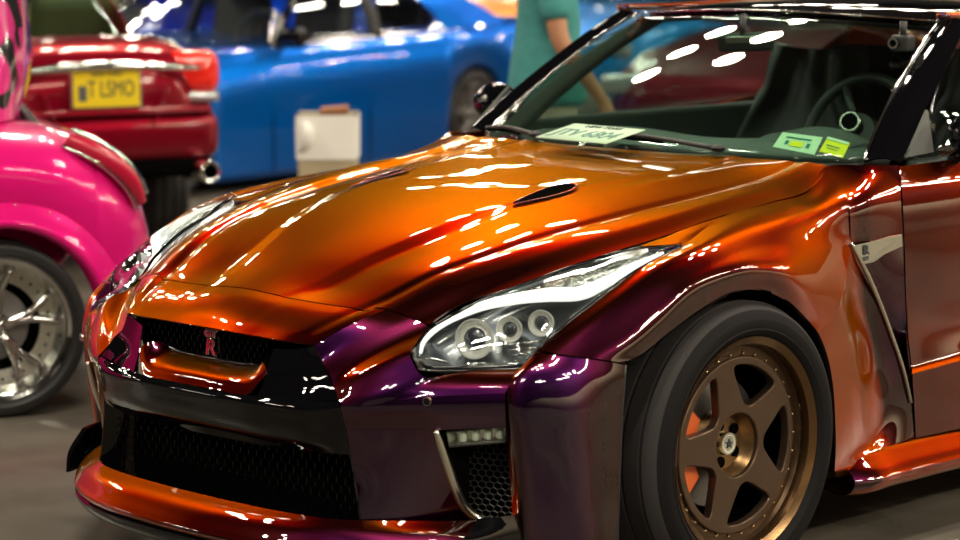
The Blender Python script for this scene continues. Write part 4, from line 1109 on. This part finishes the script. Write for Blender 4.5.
def show_wheel(mt, rim=.24, tyre=.32, w=.22, spokes=5, lipm=None):
    def f(loc, sd, root):
        wp = lathe('wheel', [(rim-.002, -.10), (rim, -.095), (rim-.012, -.08), (rim-.02, 0), (rim-.018, .05), (rim-.008, .07), (rim+.002, .075), (rim+.003, .068), (rim-.012, .05), (rim-.012, -.08)], lipm or mt, root, 56)
        tyre_mesh('tyre', tyre, w, rim-.003, RUB, wp).location = (0, -.03, 0)
        for k in range(spokes):
            a = 2*math.pi*k/spokes+.3
            for da in (-.11, .11):
                p = [np.array([.05*math.cos(a), .02, .05*math.sin(a)]), np.array([(rim*.55)*math.cos(a+da*.6), .03, (rim*.55)*math.sin(a+da*.6)]), np.array([(rim-.015)*math.cos(a+da), .045, (rim-.015)*math.sin(a+da)])]
                tube('spoke', p, [.022, .014, .012], mt, wp, n=8, ns=8)
        lathe('hub', [(.0001, .035), (.03, .035), (.065, .02), (.07, -.02), (.0001, -.02)], mt, wp, 24)
        lathe('brake_disc', [(.04, -.02), (rim*.72, -.02), (rim*.72, -.04), (.04, -.04)], STEEL, wp, 32)
        lathe('inner_barrel', [(.05, -.07), (rim-.02, -.07), (rim-.02, -.08), (.05, -.08)], MATB, wp, 24)
        wp.location = loc
        if sd < 0: wp.rotation_euler = (0, 0, math.pi)
        return wp
    return f
SEDAN = dict(wb=2.75, ra=.37, tr=.325, tw=.80,
    st=[(.86, .55, .62, .58, .32), (.80, .70, .70, .64, .22), (.62, .82, .76, .70, .18), (.3, .89, .84, .80, .18), (-.1, .91, .90, .86, .2), (-.55, .92, .95, .92, .22), (-1.3, .925, .95, .95, .2), (-2.2, .925, .98, .97, .2),
        (-2.9, .92, 1.03, .98, .2), (-3.3, .90, 1.06, .98, .2), (-3.62, .86, 1.06, .95, .22), (-3.78, .76, .98, .86, .28), (-3.83, .66, .86, .74, .36)],
    gh=(-.62, -1.25, -2.45, -3.15, .96, 1.38, .80, .58), doors=(-.68, -1.75, -2.62), handles=(-1.60, -2.50), mirror=1, cuts=[0, .38, .74], rise=.05)

# ---- blue sedan beyond the bonnet, side on
BLUE = plain_paint('blue_pearl', (.0, .17, .72), .7, .36)
hb = at(350, 63, z=.735)
bl_h = R(9)
off = Matrix.Rotation(bl_h, 3, 'Z') @ Vector((-1.60, .92, 0))
blue = empty('sedan', (hb[0]-off.x, hb[1]-off.y, 0), bl_h, 'bright blue sedan seen side on behind the orange hood, windows clear', 'car')
P_ = dict(SEDAN); P_['pil'] = PBLACK; P_['trim'] = CHROME; P_['mm'] = PBLACK; P_['roofm'] = PBLACK
P_['st'] = [(a, b, c-.09, d-.09, .07) for a, b, c, d, e in SEDAN['st']]; P_['tr'] = .31; P_['ra'] = .345; P_['wb'] = 3.02; P_['st'][0] = (.66,)+P_['st'][0][1:]; P_['st'][1] = (.60,)+P_['st'][1][1:]; P_['st'][2] = (.45,)+P_['st'][2][1:]
P_['gh'] = (-.85, -1.45, -2.85, -3.70, .86, 1.27, .82, .58); P_['cuts'] = [0, .40, .70]; P_['handles'] = (-1.60, -2.62); P_['doors'] = (-.85, -1.80, -2.75)
P_['st'] = [(a if a > -3 else a-.28, b, c, d, e) for a, b, c, d, e in P_['st']]
gen_car(blue, BLUE, P_, glassm=glass('clear_side_glass', (.96, .98, .98)), wheels=show_wheel(STEEL))
swb = tube('steering_wheel', torus_pts((-1.35, .36, .90), .18, (.9, 0, .4), 30), .014, SEATM, blue, n=8, closed=True)

# ---- dark red sedan, its tail toward us
DRED = plain_paint('candy_red', (.27, .004, .018), .6, .33)
rh = math.atan2(CD[1], CD[0])+R(28)
tl = at(103, 88, z=.875)
off = Matrix.Rotation(rh, 3, 'Z') @ Vector((-2.96, 0, 0))
red = empty('sedan', (tl[0]-off.x, tl[1]-off.y, 0), rh, 'dark red sedan seen from behind with a yellow licence plate', 'car')
P_ = dict(SEDAN); P_['trim'] = CHROME
P_['st'] = [(.62, .50, .66, .62, .32), (.55, .62, .74, .68, .22), (.3, .70, .84, .78, .18), (-.2, .72, .92, .88, .2), (-.9, .735, .97, .95, .2), (-1.6, .74, 1.02, .98, .2),
             (-2.2, .74, 1.08, 1.0, .2), (-2.6, .73, 1.10, 1.0, .2), (-2.80, .72, 1.08, .96, .22), (-2.90, .68, 1.03, .88, .26), (-2.94, .62, .95, .78, .30)]
P_['st'] = [(a, b*.80, c, d, e+.20) for a, b, c, d, e in P_['st']]
P_.update(seatm=mat('olive_seat', (.10, .12, .04), .6), wb=2.1, tw=.55, gh=(-.45, -.95, -1.55, -2.05, .98, 1.38, .58, .44), doors=(-.5, -1.5), handles=(-1.4,))
gen_car(red, DRED, P_, wheels=show_wheel(STEEL))
bp_ = box('rear_bumper', (-2.90, 0, .645), (.20, 1.14, .24), DRED, red, .08)
box('bumper_step', (-2.99, 0, .765), (.06, 1.02, .03), DRED, red, .014)
box('rear_valance', (-2.90, 0, .50), (.16, 1.06, .09), MATB, red, .03)
pf = box('licence_plate', (-3.00, 0, .875), (.015, .34, .185), SATIN, red, .006)
box('plate_face', (-.008, 0, 0), (.006, .315, .165), YELLOWP, pf, .002)
Mt = frame((-.0125, 0, 0), (0, -1, 0), (0, 0, 1))
text('plate_letters', 'T LSMO', .105, INK, pf, Mt @ Matrix.Translation((.02, -.005, 0)), .001, 0, .62)
text('plate_state', 'NEW YORK', .028, INK, pf, Mt @ Matrix.Translation((0, .064, 0)), .001, 0, 1.0)
box('plate_emblem', (-.0125, .115, -.02), (.002, .04, .07), DGREY, pf, .001)
tube('chrome_garnish', [(-2.99, -.46, .955), (-3.015, -.2, .972), (-3.02, 0, .977), (-3.015, .2, .972), (-2.99, .46, .955)], [.012, .024, .026, .024, .012], CHROME, red, n=10, ns=24)
for sd in (1, -1):
    tube('trunk_groove', [(-2.995, .30*sd, .87), (-2.995, .27*sd, .78), (-2.995, .22*sd, .70)], .010, DRED, red, n=8, ns=10)
    tlp = box('tail_light', (-2.84, .47*sd, .93), (.20, .27, .20), TAIL if 'TAIL' in globals() else RED, red, .06, rot=(0, R(8), R(24*sd)))
    box('reverse_light', (-2.87, .475*sd, .82), (.18, .24, .05), CLEARL, red, .02, rot=(0, 0, R(24*sd)))
    ex = lathe('exhaust_tip', [(.038, .10), (.046, .105), (.050, .10), (.050, -.14), (.040, -.14), (.036, .08)], CHROME, red, 32)
    ex.rotation_euler = (0, 0, math.pi/2); ex.location = (-3.00, .46*sd, .485)
    lathe('exhaust_core', [(.0001, -.05), (.037, -.05), (.037, -.08), (.0001, -.08)], MATB, ex, 20)

# ---- pink widebody coupe at the left edge
PINK = plain_paint('hot_pink', (.80, .010, .21), .1, .3)
ph = math.atan2(-.404, .913)
wc = at(0, 330, z=.29)
Pk = dict(wb=2.45, ra=.335, tr=.29, tw=.86,
    st=[(.86, .5, .55, .5, .3), (.7, .75, .66, .58, .16), (.3, .88, .78, .72, .13), (0, .93, .84, .78, .13), (-.5, .87, .88, .84, .13), (-1.2, .86, .90, .88, .13), (-1.8, .88, .95, .90, .13),
        (-2.2, .95, .97, .92, .14), (-2.45, .97, .97, .91, .14), (-2.65, .96, .95, .88, .15), (-2.82, .91, .90, .82, .18), (-2.94, .84, .82, .72, .22), (-3.0, .76, .72, .60, .28)],
    gh=(-.45, -1.05, -1.55, -2.2, .93, 1.24, .76, .56), doors=(-.55, -1.75), handles=(-1.6,), mirror=1, cuts=[0, .45, .75])
off = Matrix.Rotation(ph, 3, 'Z') @ Vector((-2.45, .93, 0))
pink = empty('coupe', (wc[0]-off.x, wc[1]-off.y, 0), ph, 'hot pink widebody coupe with riveted arches and a deep chrome wheel, at the left edge', 'car')
def pink_wheel(loc, sd, root):
    rim, ty = .235, .29
    wp = lathe('wheel', [(rim, .085), (rim+.004, .08), (rim+.002, .07), (rim-.02, .062), (rim-.028, .03), (rim-.03, -.06), (rim-.05, -.07), (rim-.05, -.09), (rim, -.12), (rim-.01, -.12), (rim-.06, -.10), (rim-.06, -.06), (rim-.04, -.05), (rim-.022, .05), (rim-.012, .078)], CHROME, root, 72)
    t_ = tyre_mesh('tyre', ty, .25, rim-.002, RUB, wp); t_.location = (0, -.035, 0)
    for k in range(5):
        a = 2*math.pi*k/5+R(20)
        hub = np.array([.03*math.cos(a), -.005, .03*math.sin(a)])
        for da in (-.20, .20):
            p1 = np.array([(rim*.5)*math.cos(a+da*.5), .0, (rim*.5)*math.sin(a+da*.5)]); p2 = np.array([(rim-.03)*math.cos(a+da*1.2), .012, (rim-.03)*math.sin(a+da*1.2)])
            tube('spoke', [hub, p1, p2], [.022, .015, .013], CHROME, wp, n=8, ns=8)
    lathe('spoke_ring', [(rim-.028, -.01), (rim-.028, -.03), (rim-.085, -.035), (rim-.085, -.02)], SATIN, wp, 60)
    rv = None
    for k in range(30):
        a = 2*math.pi*k/30
        if rv is None: rv = lathe('ring_bolt', [(.0001, .004), (.005, .004), (.005, -.004), (.0001, -.004)], MATB, wp, 10); r_ = rv
        else: r_ = rv.copy(); COL.objects.link(r_); r_.parent = wp
        r_.location = ((rim-.055)*math.cos(a), -.018, (rim-.055)*math.sin(a))
    lathe('hub_cap', [(.0001, .02), (.02, .018), (.04, .0), (.05, -.02), (.0001, -.02)], CHROME, wp, 28)
    lathe('brake_disc', [(.05, -.06), (.12, -.06), (.12, -.075), (.05, -.075)], STEEL, wp, 40)
    lathe('inner_barrel', [(.03, -.08), (rim-.052, -.08), (rim-.052, -.09), (.03, -.09)], MATB, wp, 28)
    wp.location = loc
    if sd < 0: wp.rotation_euler = (0, 0, math.pi)
gen_car(pink, PINK, Pk, wheels=pink_wheel)
for sd in (1, -1):
    # riveted flare over the rear wheel
    fl = []
    for a in np.linspace(R(-12), R(192), 24):
        r0, r1 = .338, .43
        fl.append([(-2.45+r0*math.cos(a), .972, .29+r0*math.sin(a)), (-2.45+r0*1.04*math.cos(a), .995, .29+r0*1.04*math.sin(a)), (-2.45+(r0*.5+r1*.5)*math.cos(a), .985, .29+(r0*.5+r1*.5)*math.sin(a)), (-2.45+r1*math.cos(a), .955, .29+r1*math.sin(a))])
    patch('arch_flare', fl, PINK, pink, 60, 12, side=sd, ref=(-2.45, 0, .3), thick=.006)
    rv = None
    for a in np.linspace(R(5), R(175), 12):
        if rv is None: rv = lathe('flare_rivet', [(.0001, .006), (.004, .005), (.006, 0), (.0001, 0)], CHROME, pink, 10); r_ = rv
        else: r_ = rv.copy(); COL.objects.link(r_); r_.parent = pink
        r_.location = (-2.45+.415*math.cos(a), .962*sd, .29+.415*math.sin(a)); r_.rotation_euler = (0, 0, 0 if sd > 0 else math.pi)
    # tail light in a chrome frame wrapping the corner
    tlc = [(-2.70, .86, .905), (-2.78, .875, .865), (-2.86, .868, .81), (-2.92, .845, .745), (-2.955, .82, .68)]
    tlc = [np.array(p)*np.array([1, sd, 1]) for p in tlc]
    t_ = tube('tail_light', tlc, [.02, .034, .038, .034, .02], RED, pink, n=12, ns=30)
    tube('tail_light_frame', [p+np.array([-.018, .0, .030]) for p in tlc], .011, CHROME, t_, n=8, ns=30)
    tube('tail_light_frame', [p+np.array([.018, .018*sd, -.022]) for p in tlc], .008, CHROME, t_, n=8, ns=30)
# raised hatch in pink and black with its struts
def swirl(name, c1, c2):
    M_ = noise_mix(name, c1, c2, 4.5, (.12, .2), 1); cr = [n for n in M_.node_tree.nodes if n.type == 'VALTORGB'][0]
    cr.color_ramp.elements[0].position = .50; cr.color_ramp.elements[1].position = .52
    M_.node_tree.nodes['Principled BSDF'].inputs['Coat Weight'].default_value = 1
    return M_
SWIRL = swirl('pink_black_wrap', (.75, .03, .25), (.01, .01, .012))
PM_ = pink.matrix_basis.copy()
PM_ = Matrix.Translation(pink.location) @ Matrix.Rotation(ph, 4, 'Z')
inv = PM_.inverted()
def pl_(px, py, dep):
    w = CD+CR*(px-480)/FPX-CU*(py-270)/FPX
    return np.array(inv @ Vector(CC+w*dep))
hp = [[pl_(-30, 128, 8.4), pl_(-45, 60, 8.4), pl_(-40, -20, 8.5), pl_(-30, -60, 8.6)],
      [pl_(2, 122, 8.5), pl_(-5, 60, 8.5), pl_(-8, -10, 8.6), pl_(-2, -60, 8.7)],
      [pl_(18, 118, 8.7), pl_(22, 70, 8.7), pl_(20, 10, 8.8), pl_(10, -60, 8.9)],
      [pl_(21, 117, 8.95), pl_(32, 65, 8.95), pl_(29, 22, 9.0), pl_(20, -60, 9.1)]]
patch('raised_hatch', hp, SWIRL, pink, 30, 30, thick=.03, ref=tuple(pl_(-20, 50, 10.5)))
for k, (a, b) in enumerate(((14, 36), (17, 30), (20, 42), (12, 24))):
    tube('hatch_strut', [pl_(a, 100+2*k, 8.8), pl_(b, 130, 8.7+.05*k)], .011, PLAST, pink, n=8)

# ---- more cars further back
def far_car(kind, px, py, z, h, paint, label, P=SEDAN, local=(-1.6, .9), **kw):
    p = at(px, py, z=z); off = Matrix.Rotation(h, 3, 'Z') @ Vector((*local, 0))
    e = empty(kind, (p[0]-off.x, p[1]-off.y, 0), h, label, 'car')
    gen_car(e, paint, P, wheels=show_wheel(STEEL), **kw); return e

TOC = math.atan2(-CD[1], -CD[0])
dk = far_car('sedan', 240, 33, .78, TOC, plain_paint('deep_blue', (.0, .005, .42), .4, .3), 'deep royal blue car parked behind the red and bright blue cars', local=(.7, 0))
yl = far_car('sedan', -38, 32, .84, TOC+R(8), plain_paint('acid_yellow', (.75, .62, .02), .1, .35), 'yellow car parked behind the dark red one, at top left', local=(.7, 0))
og = far_car('sedan', 480, 26, .56, TOC, plain_paint('amber_orange', (.85, .30, .02), .2, .35), 'orange car seen through the side windows of the bright blue sedan', local=(.7, 0))

az = far_car('sedan', 790, 55, .50, R(10), plain_paint('azure', (.0, .30, .80), .4, .33), 'azure blue car right of the person, partly seen through the windshield')
mr_ = far_car('sedan', 785, 78, .70, R(8), plain_paint('maroon', (.16, .01, .02), .3, .3), 'dark maroon car seen only through the windshield of the orange coupe', local=(.6, .4))

# ---- the bin in front of the blue car
BINM = noise_mix('bin_card', (.42, .36, .22), (.5, .42, .27), 6, (.6, .8))
CARD = mat('brown_card', (.30, .12, .05), .8)
LINERM = mat('bin_liner', (.95, .94, .88), .45)
bl = at(328, 112, z=.74)
bn = empty('waste_bin', (bl[0], bl[1], 0), R(45), 'beige square waste bin with a white liner folded over its rim', 'bin')
def tapered(name, w0, w1, z0, z1, m_, par, th=.012, top=False):
    bm = bmesh.new(); V = []
    for (w, z) in ((w0, z0), (w1, z1), (w1-th, z1), (w0-th, z0+th)):
        V.append([bm.verts.new((sx*w, sy*w, z)) for sx, sy in ((1, 1), (-1, 1), (-1, -1), (1, -1))])
    for k in range(3):
        for i in range(4): bm.faces.new((V[k][i], V[k][(i+1) % 4], V[k+1][(i+1) % 4], V[k+1][i]))
    bm.faces.new(V[0][::-1]); bm.faces.new(V[3])
    bmesh.ops.recalc_face_normals(bm, faces=bm.faces)
    bmesh.ops.bevel(bm, geom=[e for e in bm.edges if abs(e.verts[0].co.z-e.verts[1].co.z) > .1], offset=.012, segments=3, affect='EDGES')
    me = bpy.data.meshes.new(name); bm.to_mesh(me); bm.free(); me.materials.append(m_)
    o = bpy.data.objects.new(name, me); COL.objects.link(o); o.parent = par; return o
tapered('bin_body', .125, .140, 0, .73, BINM, bn)
tapered('bin_liner', .1415, .1435, .53, .735, LINERM, bn, .006)
pts = [(.145, -.10, .70), (.16, -.09, .66), (.158, -.10, .60), (.148, -.12, .57)]
tube('liner_knot', pts, [.02, .035, .03, .012], LINERM, bn, n=10, ns=12)
box('card_flap', (0, .03, .748), (.13, .13, .03), CARD, bn, .006, rot=(R(4), R(3), 0))

# ---- the visitor in a teal shirt
SKIN = mat('skin', (.50, .24, .13), .5); TEAL = noise_mix('teal_cotton', (.05, .27, .26), (.07, .33, .32), 30, (.8, .9)); SHORTS = mat('khaki_cotton', (.42, .38, .28), .85)
HAIR = mat('dark_hair', (.03, .02, .012), .6); SHOE = mat('shoe_leather', (.05, .05, .05), .5); SOLE = mat('shoe_sole', (.6, .6, .58), .6)
def skin_mesh(name, chains, m_, parent, root=0, sub=2):
    """chains of (point, radius) joined where the points coincide -> one skinned surface"""
    V = []; E = []; Rd = []; key = {}
    def idx(p, r):
        k = tuple(round(c, 4) for c in p)
        if k not in key: key[k] = len(V); V.append(p); Rd.append(r if hasattr(r, '__len__') else (r, r))
        return key[k]
    for ch in chains:
        ids = [idx(p, r) for p, r in ch]
        E += [(a, b) for a, b in zip(ids, ids[1:]) if a != b]
    me = bpy.data.meshes.new(name); me.from_pydata(V, E, []); o = bpy.data.objects.new(name, me); COL.objects.link(o)
    sk = o.modifiers.new('skin', 'SKIN'); sk.use_smooth_shade = True
    for i, sv in enumerate(me.skin_vertices[0].data):
        sv.radius = Rd[i]; sv.use_root = (i == root)
    sb = o.modifiers.new('sub', 'SUBSURF'); sb.levels = sub; sb.render_levels = sub
    bpy.context.view_layer.update()
    m2 = bpy.data.meshes.new_from_object(o.evaluated_get(bpy.context.evaluated_depsgraph_get()))
    bpy.data.objects.remove(o); m2.name = name; m2.materials.clear(); m2.materials.append(m_)
    m2.polygons.foreach_set('use_smooth', [True]*len(m2.polygons))
    o = bpy.data.objects.new(name, m2); COL.objects.link(o); o.parent = parent
    return o
pp = at(547, 70, z=1.0)
# faces image right (local +x forward)
face = math.atan2(CR[1], CR[0])
per = empty('person', (pp[0], pp[1], 0), face+R(8), 'person in a teal T-shirt and khaki shorts standing beside the blue sedan, arm hanging down', 'person')
body = []
pel = (0, 0, .95)
body.append([(pel, (.125, .15)), ((0, 0, 1.08), (.115, .14)), ((.01, 0, 1.22), (.125, .16)), ((.0, 0, 1.37), (.11, .165)), ((-.01, 0, 1.47), (.06, .075)), ((.005, 0, 1.52), (.070, .070)), ((.02, 0, 1.58), (.105, .088)), ((.025, 0, 1.65), (.130, .108)), ((.015, 0, 1.73), (.105, .092))])
hands = []
for sd, sw_ in ((-1, .10), (1, -.03)):
    sh_ = (0, .16*sd, 1.42); el = (-.02+sw_*.3, .245*sd, 1.13); wr = (.09+sw_, .25*sd, .89); pa = (.115+sw_, .245*sd, .82)
    body.append([((.0, 0, 1.37), (.11, .165)), (sh_, (.062, .062)), ((-.01, .215*sd, 1.30), (.05, .05)), (el, (.042, .042)), ((el[0]*.5+wr[0]*.5, .25*sd, (el[2]+wr[2])/2), (.037, .035)), (wr, (.026, .024)), (pa, (.038, .022))])
    hp_ = (.0, .09*sd, .90); kn = (.03, .10*sd, .50); an = (-.02, .10*sd, .09)
    body.append([(pel, (.125, .15)), (hp_, (.095, .09)), ((.015, .10*sd, .70), (.08, .078)), (kn, (.058, .056)), ((-.01, .10*sd, .33), (.056, .052)), (an, (.036, .036)), ((.10, .11*sd, .045), (.045, .03))])
    for k, (dx, L) in enumerate(((-.026, .062), (-.009, .074), (.010, .078), (.027, .070))):
        a = np.array(pa)+np.array([dx, 0, -.015]); 
        body.append([(tuple(np.array(pa)), (.038, .022)), (tuple(a+np.array([0, 0, -.02])), (.011, .010)), (tuple(a+np.array([.004, -.006*sd, -.02-L*.5])), (.0095, .009)), (tuple(a+np.array([.002, -.022*sd, -.02-L])), (.008, .008))])
    body.append([(tuple(np.array(pa)), (.038, .022)), (tuple(np.array(pa)+np.array([.040, -.012*sd, .0])), (.012, .011)), (tuple(np.array(pa)+np.array([.055, -.022*sd, -.035])), (.010, .009))])
bdy = skin_mesh('body', body, SKIN, per)
# clothing as slightly larger shells over the limbs
sh_c = [[((0, 0, .83), (.185, .215)), ((0, 0, .90), (.185, .215)), ((0, 0, 1.0), (.175, .20)), ((0, 0, 1.12), (.15, .18)), ((.01, 0, 1.24), (.145, .18)), ((0, 0, 1.38), (.125, .185)), ((-.01, 0, 1.455), (.075, .095))]]
for sd, sw_ in ((-1, .10), (1, -.03)):
    sh_c.append([((0, 0, 1.38), (.125, .185)), ((0, .165*sd, 1.42), (.085, .085)), ((-.01, .222*sd, 1.29), (.075, .075)), ((-.015+sw_*.2, .243*sd, 1.20), (.072, .07))])
skin_mesh('tshirt', sh_c, TEAL, per)
so = [[((0, 0, .98), (.125, .15)), ((0, 0, .92), (.13, .155)), ((0, 0, .84), (.14, .165))]]
for sd in (1, -1): so.append([((0, 0, .84), (.14, .165)), ((.01, .095*sd, .76), (.11, .10)), ((.02, .10*sd, .58), (.10, .095)), ((.025, .10*sd, .52), (.10, .095))])
skin_mesh('shorts', so, SHORTS, per)
skin_mesh('hair', [[((-.045, 0, 1.60), (.080, .080)), ((-.035, 0, 1.67), (.125, .108)), ((-.012, 0, 1.73), (.128, .106)), ((.0, 0, 1.775), (.09, .08))]], HAIR, per)
for sd in (1, -1):
    sh2 = skin_mesh('shoe', [[((-.06, .11*sd, .05), (.045, .045)), ((.04, .11*sd, .05), (.045, .045)), ((.16, .115*sd, .04), (.04, .032)), ((.20, .115*sd, .035), (.025, .022))]], SHOE, per)
    box('shoe_sole', (.06, .11*sd, .012), (.30, .10, .024), SOLE, sh2, .01)
for sd in (1, -1):
    bmx = bmesh.new(); bmesh.ops.create_uvsphere(bmx, u_segments=12, v_segments=8, radius=.013)
    me = bpy.data.meshes.new('eye'); bmx.to_mesh(me); bmx.free(); me.materials.append(LINERM)
    q = bpy.data.objects.new('eye', me); COL.objects.link(q); q.parent = per; q.location = (.108, .034*sd, 1.665)
    tube('ear', [(.02, .088*sd, 1.68), (.0, .096*sd, 1.66), (.01, .088*sd, 1.62)], .012, SKIN, per, n=8, ns=8)
tube('nose', [(.118, 0, 1.67), (.138, 0, 1.635), (.115, 0, 1.625)], [.009, .014, .012], SKIN, per, n=8, ns=8)
tube('mouth', [(.108, -.022, 1.592), (.118, 0, 1.590), (.108, .022, 1.592)], .005, RED, per, n=6, ns=8)
